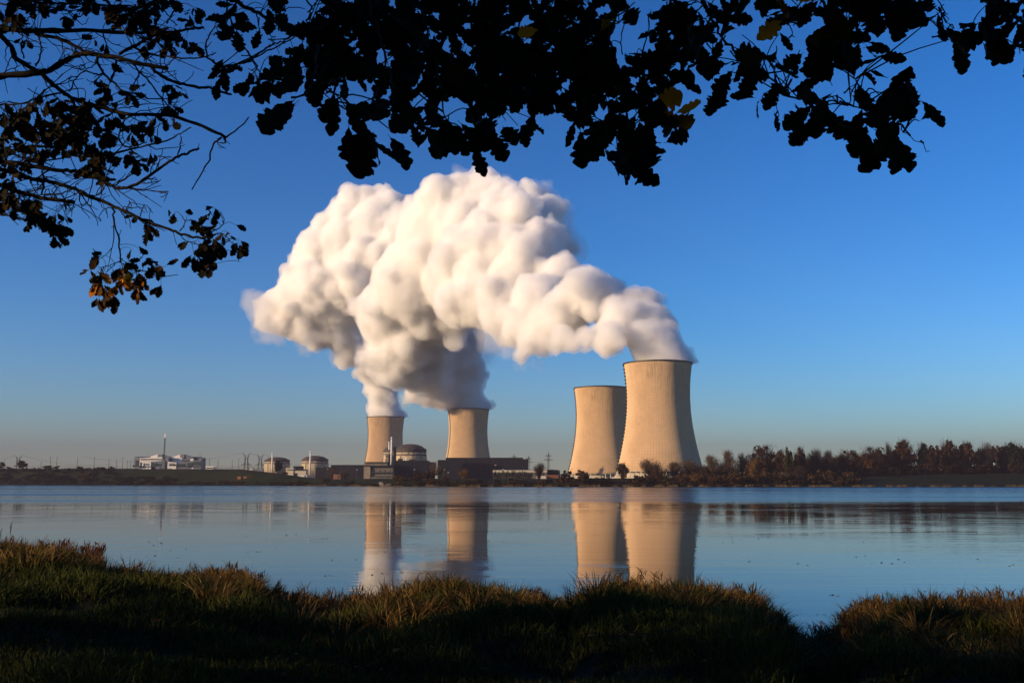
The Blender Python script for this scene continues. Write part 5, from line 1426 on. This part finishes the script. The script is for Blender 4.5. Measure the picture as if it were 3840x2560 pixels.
for x, y, rx, ry, d, cov in ((1000, 20, 50, 34, 4.8, 1.0), (1010, 70, 40, 30, 4.8, 1.0), (880, 60, 40, 26, 4.8, .8), (855, 100, 20, 26, 4.8, .9), (893, 130, 24, 40, 4.4, 1.3), (845, 112, 22, 26, 4.6, 1.0), (930, 70, 40, 12, 4.8, .8), (1020, 118, 20, 16, 4.6, .9), (990, 140, 22, 26, 4.6, 1.1), (1075, 120, 14, 16, 4.6, 1.0), (1048, 210, 18, 44, 4.4, 1.2), (1108, 200, 20, 18, 4.5, .9), (1090, 240, 26, 20, 4.5, 1.0),
        (850, 300, 22, 44, 4.4, 1.3), (880, 265, 40, 18, 4.5, 1.1), (920, 275, 34, 20, 4.5, 1.1), (930, 320, 18, 34, 4.5, .9), (1000, 230, 30, 14, 4.6, .9), (985, 325, 24, 30, 4.3, 1.0), (1035, 345, 44, 40, 3.4, 1.5), (1140, 225, 40, 40, 4.0, 1.2), (1120, 290, 30, 30, 3.6, 1.1),
        (1230, 40, 80, 60, 4.4, 1.0), (1330, 30, 70, 60, 4.2, 1.1), (1180, 120, 70, 50, 4.4, 1.3), (1280, 130, 80, 60, 4.2, 1.5), (1180, 190, 40, 40, 4.2, 1.2), (1250, 220, 60, 50, 3.9, 1.4), (1350, 220, 80, 70, 3.7, 1.5), (1400, 120, 70, 60, 4.0, 1.4), (1440, 40, 60, 60, 4.1, 1.2),
        (1500, 130, 80, 80, 3.9, 1.5), (1430, 290, 60, 50, 3.5, 1.2), (1510, 250, 70, 60, 3.6, 1.5), (1560, 40, 70, 60, 4.1, 1.4), (1600, 150, 80, 70, 4.0, 1.6), (1600, 280, 70, 60, 3.6, 1.4), (1660, 60, 70, 70, 4.1, 1.6), (1700, 190, 80, 80, 4.0, 1.3), (1690, 310, 60, 60, 3.6, 1.4), (1760, 60, 80, 60, 4.2, 1.6),
        (1800, 190, 80, 80, 4.1, 1.6), (1780, 320, 80, 60, 3.8, 1.7), (1860, 70, 80, 60, 4.3, 1.6), (1870, 280, 80, 80, 4.0, 1.8), (1900, 170, 80, 80, 4.2, 1.6), (1950, 50, 80, 60, 4.3, 1.4), (1960, 370, 80, 50, 3.9, 1.7), (2000, 240, 90, 90, 4.2, 1.9), (2050, 90, 80, 80, 4.2, 1.4), (2060, 360, 80, 50, 3.8, 1.7),
        (2100, 240, 90, 80, 4.0, 1.8), (2140, 60, 80, 60, 4.1, 1.7), (2190, 160, 60, 90, 4.0, 1.7), (2160, 360, 70, 50, 3.7, 1.5), (2215, 60, 50, 60, 4.0, 1.5), (2210, 270, 50, 60, 3.8, 1.5), (2250, 330, 50, 50, 3.5, 1.3), (2270, 210, 40, 40, 3.7, 1.2),
        (1110, 400, 72, 60, 2.25, 1.6), (1080, 470, 60, 40, 2.2, 1.5), (1240, 400, 46, 66, 2.3, 1.5), (1290, 480, 50, 60, 2.2, 1.6), (1190, 300, 46, 50, 2.6, 1.3), (1325, 345, 16, 36, 2.9, 1.3), (1335, 300, 16, 26, 3.2, 1.2), (1408, 365, 24, 42, 2.9, 1.4), (1475, 400, 26, 56, 2.7, 1.5), (1540, 375, 34, 34, 3.1, 1.3),
        (1540, 455, 24, 20, 3.1, 1.3), (1542, 530, 26, 40, 2.8, 1.3), (1370, 540, 50, 40, 2.4, 1.5), (1420, 500, 44, 40, 2.4, 1.4), (1400, 600, 48, 46, 2.3, 1.6), (1460, 560, 20, 40, 2.5, 1.1), (1330, 560, 34, 24, 2.5, 1.2),
        (1620, 450, 50, 50, 2.8, 1.6), (1640, 530, 46, 50, 2.6, 1.5), (1700, 520, 40, 60, 2.8, 1.5), (1720, 590, 24, 40, 2.9, 1.2), (1760, 470, 46, 56, 3.0, 1.6), (1810, 550, 30, 40, 3.1, 1.4), (1790, 590, 24, 26, 3.1, 1.2), (1860, 450, 50, 40, 3.4, 1.4), (1890, 490, 30, 20, 3.5, 1.0), (1935, 500, 14, 20, 3.6, 1.1),
        (1985, 490, 10, 30, 3.5, 1.2), (2020, 435, 34, 14, 3.7, 1.1), (2115, 440, 18, 26, 3.6, 1.2), (2155, 490, 32, 44, 3.1, 1.4), (2270, 385, 46, 40, 3.3, 1.4), (2300, 450, 50, 40, 3.2, 1.4), (2240, 505, 36, 52, 3.1, 1.5), (2325, 480, 24, 36, 3.2, 1.4), (2385, 480, 22, 36, 3.2, 1.3), (2300, 570, 34, 50, 3.0, 1.5), (2330, 620, 36, 40, 2.9, 1.4),
        (2355, 690, 34, 36, 2.8, 1.6), (2290, 660, 18, 26, 2.9, 1.1), (2420, 540, 36, 36, 3.0, 1.3), (2435, 600, 28, 30, 3.0, 1.2), (2420, 670, 26, 40, 2.9, 1.5), (2480, 610, 22, 14, 3.0, 1.2), (2370, 580, 26, 40, 3.0, 1.2),
        (2330, 310, 60, 50, 3.5, 1.5), (2400, 340, 60, 50, 3.4, 1.6), (2440, 270, 56, 50, 3.5, 1.6), (2380, 230, 34, 20, 3.6, 1.2), (2490, 60, 56, 56, 3.7, 1.5), (2560, 50, 56, 50, 3.6, 1.5), (2470, 140, 40, 40, 3.6, 1.2), (2540, 150, 60, 50, 3.6, 1.6), (2490, 220, 40, 40, 3.5, 1.3), (2570, 240, 46, 60, 3.4, 1.6), (2520, 320, 50, 40, 3.4, 1.4), (2585, 310, 26, 30, 3.4, 1.2), (2540, 360, 40, 12, 3.4, 1.0), (2380, 90, 26, 40, 3.7, 1.3), (2300, 60, 20, 30, 3.8, 1.0), (2310, 15, 40, 14, 3.8, 1.0), (2610, 30, 30, 30, 3.5, 1.2), (2400, 410, 30, 30, 3.3, 1.3),
        (2620, 90, 18, 50, 3.4, 1.3), (2635, 160, 16, 34, 3.4, 1.0), (2683, 180, 22, 34, 3.3, 1.4), (2735, 112, 40, 26, 3.2, 1.4), (2690, 30, 40, 16, 3.4, 1.2), (2680, 252, 36, 34, 3.2, 1.4), (2760, 270, 14, 34, 3.2, 1.1), (2705, 340, 24, 40, 3.1, 1.4), (2735, 305, 22, 28, 3.1, 1.3), (2830, 242, 36, 22, 3.1, 1.4), (2910, 185, 32, 32, 3.2, 1.4), (2975, 270, 50, 36, 2.9, 1.5), (2880, 290, 44, 40, 3.0, 1.5), (2840, 330, 34, 30, 3.0, 1.3), (2910, 350, 34, 46, 3.0, 1.5), (2950, 400, 24, 46, 3.0, 1.4), (2855, 430, 22, 36, 3.0, 1.4), (2915, 470, 16, 26, 3.0, 1.3), (3000, 330, 30, 24, 2.9, 1.3),
        (3080, 345, 44, 24, 2.9, 1.4), (3165, 325, 34, 26, 2.9, 1.4), (3245, 330, 40, 34, 2.9, 1.4), (3290, 305, 30, 9, 2.9, 1.1), (3190, 385, 50, 24, 2.9, 1.4), (3080, 450, 60, 50, 2.7, 1.7), (3040, 520, 44, 40, 2.6, 1.5), (3110, 520, 36, 30, 2.7, 1.4), (3150, 440, 26, 40, 2.8, 1.2), (3220, 470, 44, 44, 2.7, 1.6), (3290, 470, 56, 40, 2.7, 1.7), (3240, 540, 46, 44, 2.6, 1.6), (3330, 540, 50, 40, 2.7, 1.6), (3330, 590, 26, 22, 2.7, 1.3), (3375, 405, 50, 34, 2.7, 1.6), (3330, 410, 40, 30, 2.8, 1.3), (3435, 525, 46, 20, 2.8, 1.0), (3410, 445, 30, 9, 2.8, 1.1),
        (2790, 14, 24, 20, 3.6, 1.3), (3170, 50, 80, 60, 3.3, 1.8), (3260, 60, 60, 60, 3.3, 1.8), (3100, 120, 40, 50, 3.3, 1.6), (3080, 220, 26, 34, 3.2, 1.4), (3130, 200, 46, 50, 3.2, 1.7), (3230, 190, 50, 40, 3.2, 1.6), (3330, 60, 50, 50, 3.3, 1.7), (3300, 90, 60, 14, 3.3, 1.2), (3400, 40, 50, 40, 3.3, 1.6), (3470, 50, 24, 50, 3.3, 1.5), (3400, 95, 40, 12, 3.3, 1.2), (3200, 110, 40, 40, 3.3, 1.3),
        (3545, 40, 16, 28, 3.1, 1.3), (3548, 82, 26, 20, 3.1, 1.4), (3590, 200, 24, 40, 2.9, 1.4), (3555, 220, 34, 18, 2.9, 1.2), (3527, 140, 10, 8, 3.2, 1.2), (3720, 60, 44, 50, 3.2, 1.9), (3790, 60, 50, 60, 3.2, 2.0), (3750, 150, 60, 50, 3.1, 2.0), (3690, 150, 26, 44, 3.1, 1.6), (3820, 150, 30, 60, 3.2, 1.9), (3790, 215, 40, 26, 3.1, 1.4), (3685, 250, 22, 30, 3.0, 1.4), (3640, 20, 24, 30, 3.3, 1.4), (3815, 240, 20, 20, 3.1, 1.2)):
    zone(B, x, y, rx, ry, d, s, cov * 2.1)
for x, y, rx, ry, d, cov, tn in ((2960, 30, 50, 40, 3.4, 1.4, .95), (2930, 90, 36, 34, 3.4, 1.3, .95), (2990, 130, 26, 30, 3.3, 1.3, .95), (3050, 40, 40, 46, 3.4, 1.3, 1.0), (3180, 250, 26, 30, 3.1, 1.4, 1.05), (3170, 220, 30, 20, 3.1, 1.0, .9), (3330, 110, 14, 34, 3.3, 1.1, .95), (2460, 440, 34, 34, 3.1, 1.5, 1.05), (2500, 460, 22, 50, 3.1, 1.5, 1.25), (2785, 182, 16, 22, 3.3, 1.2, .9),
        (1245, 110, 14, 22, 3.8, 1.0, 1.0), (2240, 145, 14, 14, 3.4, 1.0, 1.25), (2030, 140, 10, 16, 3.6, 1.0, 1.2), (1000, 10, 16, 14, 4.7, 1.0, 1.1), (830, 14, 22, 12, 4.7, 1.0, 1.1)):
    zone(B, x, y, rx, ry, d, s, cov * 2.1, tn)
def outside(c, up, right):
    f = c[1] * math.cos(PITCH) + (c[2] - EYE) * math.sin(PITCH)
    if f < .3: return True
    return CY - FPX * ((c[2] - EYE) * math.cos(PITCH) - c[1] * math.sin(PITCH)) / f < -up or CX + FPX * c[0] / f > right
for b in list(B):                                          # the rest of each bough, above and beside the frame
    for p in b.path:
        if not outside(p, 120, 4100): continue
        for _ in range(3):
            c = p + rg.normal(size=3) * np.array([.2, .2, .12])
            if outside(c, 420, 4350): cluster([b], c, 5, s, .62)
finish(rootB, B)

# ---- crowns above and beside the viewpoint, outside the frame: they keep the low sun off the near boughs
def crown_mesh(root, blobs, n, size):
    bl = np.array(blobs, float)
    w = bl[:, 3] ** 2; k = rg.choice(len(bl), n, p=w / w.sum())
    P = bl[k, :3] + unit_dirs(n, rg) * (rg.random(n) ** .4)[:, None] * bl[k, 3:4]
    V, F = quad_cloud(P, size, rg)
    mesh_object('crown', V - np.array(wpos(root)), F, MATS['oak_crown'], root, False, np.repeat(rg.random(n), 4))
crown_mesh(rootA, [(-10, 3, 11, 3.2), (-12, 2.6, 9.5, 2.6), (-12, 6.0, 10.6, 1.7), (-14, 6.5, 11.5, 1.8), (-10, 8.5, 11.5, 1.6), (-9.5, 6, 12.5, 3), (-13, 1.5, 7, 3.2), (-8.5, 0, 10, 3.0), (-15, 5, 12, 2.8), (-11, -1, 8, 3.2), (-14, -2, 11, 3), (-7, 4, 13, 2.6), (-13.5, 3.5, 5.5, 2.2)], 6500, .15)
crown_mesh(rootB, [(3, -2, 9, 2.6), (0, -1.5, 9, 2.4), (6, 0, 9, 2.6), (4, -5, 8, 2.6), (1, 1.2, 8.6, 1.8), (-3, -3, 9.5, 2.4), (-2, .5, 9, 1.8), (8, -4, 8.4, 2.6), (5, 2.2, 8.2, 1.9), (0, -6, 7.5, 2.6), (4, -8, 7, 2.6)], 6500, .14)
SHADE = [(-22, -9, 15, 12, 'oak standing left of the half-bare oak on the near bank'), (-20, -5, 13, 9, 'shorter oak beside the half-bare oak on the near bank'), (-37, -13, 17, 14, 'tall broad oak farther along the near bank'), (-54, -21, 18, 15, 'last oak of the row on the near bank'), (-30, -16, 16, 13, 'oak standing back from the near bank'), (-8, -9, 15, 12, 'oak behind the viewpoint'), (-16, -13, 16, 13, 'broad oak behind the half-bare oak')]
for i, (x, y, h, w, lab) in enumerate(SHADE):
    r = thing('oak_tree', (x, y, 3.2), lab, 'oak tree', 'oaks of the near bank outside the frame')
    bl = [(x + rg.normal() * w * .26, y + rg.normal() * w * .22, 3.2 + h * rg.uniform(.22, .9), w * rg.uniform(.14, .24)) for _ in range(16)]
    crown_mesh(r, bl, 3800, .24)
    MB().tube([(x, y, 2.6), (x + .1, y, 3.2 + h * .3), (x, y + .1, 3.2 + h * .75)], [.5, .36, .12], 10).build('trunk', MATS['oak_bark'], r, True)
    print('shade', i)
# ------------------------------------------------------------------ the near bank and its grass
rg = np.random.default_rng(77)
EDGE = [(-2500, 2120), (-600, 2150), (200, 2158), (330, 2166), (420, 2196), (650, 2200), (960, 2212), (1020, 2258), (1250, 2290), (1330, 2284), (1500, 2266), (1650, 2250), (1900, 2256), (2060, 2278), (2110, 2300), (2150, 2276), (2300, 2242), (2600, 2246), (2800, 2276), (2900, 2330), (2990, 2392), (3060, 2396), (3120, 2362), (3200, 2312), (3350, 2292), (3840, 2302), (6500, 2290)]
slopes = np.concatenate([-np.geomspace(15, 1.3, 30), np.arange(-1.25, 1.2501, .006), np.geomspace(1.3, 15, 30)])
edge_d = (EYE - .15) * FPX / (ramp(CX + slopes * FPX, EDGE) - HOR)
def edge_y(x, y):
    return np.interp(np.asarray(x, float) / np.maximum(np.asarray(y, float), 2.0), slopes, edge_d)
def bank_z(x, y):
    x = np.asarray(x, float); y = np.asarray(y, float)
    s = edge_y(x, y) - y
    t = np.clip(s / 21.0, 0, 1)
    z = .12 + 2.05 * (t * t * (3 - 2 * t)) ** .85
    bump = .13 * np.sin(x * .9 + y * .55) + .10 * np.sin(x * 1.7 - y * 1.1 + 2) + .06 * np.sin(x * 3.1 + y * 2.3)
    z = z + bump * np.clip(s / 3, 0, 1) * np.clip((y - 2) / 5, 0, 1)
    return np.where(s < 0, np.maximum(-1.5, .12 + s * .45), z)
ts = np.concatenate([np.linspace(0, .3, 10)[:-1], np.linspace(.3, 1, 110)])
V = []
for q, e in zip(slopes, edge_d):
    yy = 2 + (e + 3 - 2) * ts
    V.append(np.stack([q * yy, yy, np.zeros(len(ts))], 1))
V = np.concatenate(V); V[:, 2] = bank_z(V[:, 0], V[:, 1])
n = len(ts)
i, j = np.meshgrid(np.arange(len(slopes) - 1), np.arange(n - 1), indexing='ij')
a = (i * n + j).ravel()
F = np.stack([a, a + n, a + n + 1, a + 1], 1)
k = len(V)                                                  # and the level ground behind the viewpoint
zb_ = float(bank_z(0, 2))
V = np.concatenate([V, [(-400, 2, zb_), (-30, 2, zb_), (30, 2, zb_), (400, 2, zb_), (400, -90, zb_), (-400, -90, zb_)]])
F = np.concatenate([F, [(k, k + 5, k + 4, k + 3)]])
tag(mesh_object('near_bank', V, F, MATS['earth_grass'], None, True), kind='structure')

mat_tint('grass_green', [(.0, (.004, .006, .0012)), (.5, (.026, .032, .005)), (.85, (.060, .062, .011)), (1.0, (.075, .06, .018))], .8, .08, .1)
mat_tint('grass_dry', [(.0, (.018, .011, .004)), (.35, (.060, .034, .009)), (.7, (.140, .080, .022)), (1.0, (.28, .17, .055))], .8, .08, .15)
mat_tint('sedge', [(.0, (.010, .014, .002)), (.5, (.022, .040, .004)), (.8, (.052, .072, .009)), (1.0, (.17, .13, .03))], .7, .1, .2)
mat_tint('weed_brown', [(.0, (.020, .010, .003)), (.5, (.062, .034, .010)), (.85, (.14, .078, .022)), (1.0, (.27, .17, .05))], .8, .08, .1)
mat_tint('weed_red', [(.0, (.022, .006, .002)), (.5, (.075, .026, .007)), (.85, (.15, .054, .013)), (1.0, (.28, .11, .03))], .8, .1, .1)

def blades(x, y, h, w, lean, tint, z=None, az=None, droop=.35):
    n = len(x)
    if z is None: z = bank_z(x, y) - .02
    az = rg.uniform(0, 2 * math.pi, n) if az is None else az
    dx, dy = np.cos(az), np.sin(az)
    fx = rg.uniform(0, math.pi, n)                         # blade faces any way
    wx, wy = np.cos(fx) * w, np.sin(fx) * w * .6
    def row(t_, k):
        off = lean * h * (t_ ** 1.8)
        zz = z + h * (t_ - droop * np.minimum(lean, 1.3) * t_ ** 3)
        cx, cy = x + dx * off, y + dy * off
        return np.stack([cx - wx * k, cy - wy * k, zz], 1), np.stack([cx + wx * k, cy + wy * k, zz], 1)
    R0, R1, R2, R3 = row(0.0, 1.0), row(.4, .9), row(.75, .6), row(1.0, .08)
    V = np.stack([R0[0], R0[1], R1[0], R1[1], R2[0], R2[1], R3[0], R3[1]], 1).reshape(-1, 3)
    b = np.arange(n) * 8
    F = np.concatenate([np.stack([b + k, b + k + 1, b + k + 3, b + k + 2], 1) for k in (0, 2, 4)])
    return V, F, np.repeat(tint, 8)
def in_view(x, y): return np.abs(x) < .56 * y + 1.2
def merge(L):
    V, F, T, n = [], [], [], 0
    for v, f, t_ in L: V.append(v); F.append(f + n); T.append(t_); n += len(v)
    return np.concatenate(V), np.concatenate(F), np.concatenate(T)

# short turf
n = 230000
y = 6.5 * (31 / 6.5) ** rg.random(n); x = rg.uniform(-1, 1, n) * (.56 * y + 1.2)
k = y < edge_y(x, y) - .4; x, y = x[k], y[k]; n = len(x)
patch = np.sin(x * 1.3 + 1.1 * np.sin(y * .8)) * np.sin(y * 1.05 + .7 * np.sin(x * .9)) + .5 * np.sin(x * 3.7) * np.sin(y * 3.1)
h = rg.uniform(.06, .20, n) * (1 + .45 * patch); s_ = edge_y(x, y) - y; h *= np.clip(y / 9, .8, 1.9) * np.where(s_ < 13, .5, 1)
tn = np.clip(rg.random(n) * .7 + .15 + .12 * patch + .1 * (rg.random(n) > .97), 0, 1)
o = mesh_object('turf_grass', *blades(x, y, h, .0045 * np.clip(y / 7, 1, 3), rg.uniform(.1, 1.1, n), tn)[:2], MATS['grass_green'], None, False, np.repeat(tn, 8))
tag(o, 'short dark green turf covering the near bank', 'grass', kind='stuff')

# dry grass in the band between turf and water
L = []
m = 0
while m < 1800:
    y0 = 10 + 22 * rg.random() ** .8; x0 = rg.uniform(-1, 1) * (.56 * y0 + 1)
    s = float(edge_y(x0, y0)) - y0
    px = CX + x0 / y0 * FPX
    p = np.clip((float(edge_y(x0, y0)) * .62 - s) / 6, 0, 1) if px < 2500 else np.clip((22 - s) / 5, .15, 1)
    pat = .5 + .5 * math.sin(x0 * .75 + 2.2) * math.sin(y0 * .6 + x0 * .3)
    if px < 440 and s < 9: continue
    if s < .8 or rg.random() > p * (.35 + .65 * pat): continue
    m += 1
    nb = int(rg.uniform(35, 75)); r0 = rg.uniform(.10, .30)
    a = rg.uniform(0, 6.28, nb); q = r0 * np.sqrt(rg.random(nb))
    xx, yy = x0 + np.cos(a) * q, y0 + np.sin(a) * q
    hh = rg.uniform(.5, 1.1, nb) * rg.uniform(.22, .62)
    L.append(blades(xx, yy, hh, np.full(nb, .006 * np.clip(y0 / 10, 1, 2.6)), rg.uniform(.2, 1.3, nb), np.clip(rg.normal(.5, .2, nb) + rg.uniform(-.22, .22), 0, 1), az=a + rg.normal(size=nb) * .5))
V, F, T = merge(L)
tag(mesh_object('dry_grass', V, F, MATS['grass_dry'], None, False, T), 'straw coloured and rust dry grass along the near bank', 'grass', kind='stuff')

# green sedge fringing the water
L = []
m = 0
while m < 820:
    px = rg.uniform(-150, 4000); d = (EYE - .15) * FPX / (float(ramp(px, EDGE)) - HOR)
    y0 = d - rg.uniform(-.3, 2.4); x0 = (px - CX) / FPX * math.cos(PITCH) * y0
    dens = .45 + .55 * math.sin(px * .012) * math.sin(px * .031 + 1)
    if rg.random() > dens + .25 or (px < 400 and rg.random() < .8): continue
    m += 1
    nb = int(rg.uniform(30, 60)); a = rg.uniform(0, 6.28, nb); q = rg.uniform(.1, .3) * np.sqrt(rg.random(nb))
    sc = rg.uniform(.32, .85) * (.75 if px > 2850 and px < 3130 else 1)
    L.append(blades(x0 + np.cos(a) * q, y0 + np.sin(a) * q, rg.uniform(.5, 1.15, nb) * sc, np.full(nb, .007 * y0 / 16), rg.uniform(.1, .9, nb), np.clip(rg.normal(.45, .2, nb), 0, 1), az=a + rg.normal(size=nb) * .4))
V, F, T = merge(L)
tag(mesh_object('waterside_sedge', V, F, MATS['sedge'], None, False, T), 'green sedge fringing the near water line', 'sedge', kind='stuff')

# rust-red weeds on the left and right of the bank
def weeds(n, px0, px1, s0, s1, h0, h1):
    L = []
    for _ in range(n):
        px = rg.uniform(px0, px1); d = (EYE - .15) * FPX / (float(ramp(px, EDGE)) - HOR)
        y0 = d - rg.uniform(s0, s1); x0 = (px - CX) / FPX * math.cos(PITCH) * y0
        if y0 < 7: continue
        H = rg.uniform(h0, h1); z0 = float(bank_z(x0, y0))
        nb = 46
        t_ = rg.random(nb) ** .7
        lx, ly = rg.normal() * .12, rg.normal() * .12
        L.append(blades(np.full(3, x0), np.full(3, y0), np.full(3, H * 1.05), np.full(3, .0055 * y0 / 12), np.full(3, .12), np.array([.2, .3, .5])))
        L.append(blades(x0 + lx * t_ * H + rg.normal(size=nb) * .05, y0 + ly * t_ * H + rg.normal(size=nb) * .05, rg.uniform(.08, .22, nb), np.full(nb, .006 * y0 / 12), rg.uniform(.3, 1.2, nb), np.clip(rg.normal(.5, .22, nb), 0, 1), z=z0 + t_ * H * .92))
    return merge(L)
W1 = weeds(430, -250, 400, .2, 6, .6, 1.6)
V, F, T = merge([W1, weeds(110, 380, 520, .4, 6, .3, .8)])
r = tag(mesh_object('rust_weeds', V, F, MATS['weed_red'], None, False, T), 'tall rust-red dead weeds massed at the left water edge', 'weeds', kind='stuff')
V, F, T = weeds(560, 3050, 4000, 1.2, 11.0, .3, .7)
tag(mesh_object('dry_weeds', V, F, MATS['weed_brown'], None, False, T), 'low straw-brown weeds behind the sedge on the right of the bank', 'weeds', kind='stuff')
V, F, T = weeds(420, 700, 2950, 2.0, 12, .2, .6)
tag(mesh_object('dry_weeds', V, F, MATS['weed_brown'], None, False, T), 'scattered straw-brown weeds on the middle of the bank', 'weeds', kind='stuff')

# the clumps that stand out one by one
def clump(px, s, H, nb, mat, lean, label, name='sedge_clump', cat='sedge clump', group='tall green clumps at the water edge', rad=.32):
    d = (EYE - .15) * FPX / (float(ramp(px, EDGE)) - HOR)
    y0 = d - s; x0 = (px - CX) / FPX * math.cos(PITCH) * y0
    a = rg.uniform(0, 6.28, nb); q = rad * np.sqrt(rg.random(nb))
    V, F, T = blades(x0 + np.cos(a) * q * 1.5, y0 + np.sin(a) * q, rg.uniform(.45, 1.1, nb) * H, np.full(nb, .008 * y0 / 15), rg.uniform(.1, lean, nb), np.clip(rg.normal(.5, .2, nb), 0, 1), az=a + rg.normal(size=nb) * .4)
    loc = np.array((x0, y0, float(bank_z(x0, y0))))
    o = mesh_object(name, V - loc, F, MATS[mat], None, False, T); o.location = loc
    return tag(o, label, cat, group)
for px, s, H, lab in ((400, .5, .85, 'dark sedge clump hanging over the water beside the rust-red weeds'), (905, .6, .62, 'sedge clump on the corner of the low spit left of the leftmost reflection'), (985, .5, .6, 'sedge clump drooping at the right end of the low spit'),
        (1325, 1.0, .62, 'tufted clump at the foot of the leftmost tower reflection'), (1520, .6, .78, 'sedge clump between the two left tower reflections'), (1640, .5, .95, 'tallest upright sedge clump before the second tower reflection'),
        (1740, .7, .8, 'sedge clump right of the tallest one below the second reflection'), (1905, .5, .92, 'pointed sedge clump standing alone in mid bank, between the reflection pairs'), (1960, .9, .75, 'lower sedge clump joined to the pointed one'),
        (2040, .6, .62, 'small sedge clump left of the narrow water gap'), (2310, .8, .74, 'sedge clump below the reflection of the tower without steam'), (2470, .7, .68, 'broad-bladed clump below the tallest tower reflection'),
        (2660, .6, .86, 'leaning sedge clump right of the tallest tower reflection'), (2790, .5, .9, 'sedge clump on the shoulder left of the water notch'), (2885, .5, .6, 'short sedge clump on the left slope of the water notch'),
        (3150, .5, .62, 'short sedge clump on the right slope of the water notch'), (3250, .6, .85, 'first tall clump right of the water notch'), (3400, .6, .9, 'tallest clump on the bank right of the water notch'),
        (3580, .7, .72, 'drooping clump in the middle of the right-hand sedge'), (3770, .7, .8, 'sedge clump near the right edge of the photo')):
    clump(px, s, H, 150, 'sedge', .9, lab)
G2 = 'arching dry tussocks on the bank'
for px, s, H, lab in ((700, 8, .5, 'pale dry tussock on the left half of the bank'), (930, 9, .5, 'arching golden tussock below the low spit'), (1130, 11, .55, 'dark-rooted arching tussock left of centre'), (1240, 7, .55, 'large straw tussock near the leftmost reflection'),
        (1390, 9, .6, 'straw tussock at the left of the central hollow'), (1590, 10, .62, 'shaggy tussock in the centre of the bank'), (1840, 9, .66, 'widest arching tussock in the centre of the bank'), (2010, 8, .5, 'bright straw tussock below the narrow water gap'),
        (2350, 8, .5, 'straw tussock below the right tower reflections'), (2590, 7, .55, 'golden tussock right of the tallest reflection'), (2900, 7, .42, 'low pale tussock before the water notch'), (3320, 8, .42, 'dry tussock behind the right-hand sedge')):
    clump(px, s, H, 130, 'grass_dry', 1.5, lab, 'grass_tussock', 'grass tussock', G2, .22)
# thin seed stalks above the weeds on the left
L = []
for _ in range(46):
    px = rg.uniform(-80, 420); y0 = 36 + rg.uniform(-4, 2); x0 = (px - CX) / FPX * math.cos(PITCH) * y0
    H = rg.uniform(.9, 1.9)
    L.append(blades(np.full(1, x0), np.full(1, y0), np.full(1, H), np.full(1, .008), np.full(1, .25), np.array([.7])))
    nb = 8
    L.append(blades(np.full(nb, x0), np.full(nb, y0), rg.uniform(.10, .2, nb), np.full(nb, .012), rg.uniform(.1, .8, nb), rg.uniform(.5, .9, nb), z=float(bank_z(x0, y0)) + H * rg.uniform(.75, .9, nb)))
V, F, T = merge(L)
tag(mesh_object('seed_stalks', V, F, MATS['grass_dry'], None, False, T), 'thin pale seed stalks rising above the rust-red weeds', 'grass stalks', kind='stuff')

# fallen oak leaves on the bank, leaf flecks floating on the lake
mat_tint('fallen_leaf', [(.0, (.03, .014, .005)), (.5, (.09, .04, .012)), (1.0, (.20, .09, .025))], .9, .03)
fl = Foliage()
for _ in range(1500):
    y0 = 7 + 20 * rg.random(); px = rg.normal(2500, 900) if rg.random() < .7 else rg.uniform(0, 3840)
    x0 = (px - CX) / FPX * y0
    if y0 > edge_y(x0, y0) - 1.5: continue
    fl.leaf((x0, y0, float(bank_z(x0, y0)) + rg.uniform(.02, .10)), (rg.normal(), rg.normal(), rg.normal() * .2), (rg.normal() * .4, rg.normal() * .4, 1), rg.uniform(.07, .12), rg.random())
tag(mesh_object('fallen_leaves', np.concatenate(fl.V), np.concatenate(fl.F), MATS['fallen_leaf'], None, False, np.concatenate(fl.T)), 'fallen brown oak leaves strewn on the bank', 'fallen leaves', kind='stuff')
fl = Foliage()
for k in range(230):
    if k % 3 == 0: gx, gy = rg.uniform(100, 3800), rg.uniform(1990, 2360)
    px, py = gx + rg.normal() * 26, gy + rg.normal() * 3
    p = at(px, py, 10); d_ = p - Vector((0, 0, EYE)); p = Vector((0, 0, EYE)) + d_ * (EYE / -d_.z)
    if p.y < edge_y(p.x, p.y) + .6: continue
    fl.leaf((p.x, p.y, .006), (rg.normal(), rg.normal() * .4, .02), (rg.normal() * .1, rg.normal() * .1, 1), rg.uniform(.07, .2), rg.random() * .3)
tag(mesh_object('floating_leaves', np.concatenate(fl.V), np.concatenate(fl.F), MATS['fallen_leaf'], None, False, np.concatenate(fl.T)), 'dark leaf flecks floating on the calm water', 'floating leaves', kind='stuff')
# ------------------------------------------------------------------ haze: one box of even air round the whole scene
t = NT('haze_air'); t.n.remove(t.b)
hv = t.new('VolumePrincipled')
hv.inputs['Color'].default_value = (.29, .26, .32, 1)
hv.inputs['Density'].default_value = 9e-5
hv.inputs['Anisotropy'].default_value = 0.0
t.link(hv.outputs[0], t.out.inputs['Volume'])
hz_box = MB().box((0, 7800, 305), (60000, 17600, 640)).build('haze', t.m)
tag(hz_box, kind='stuff')
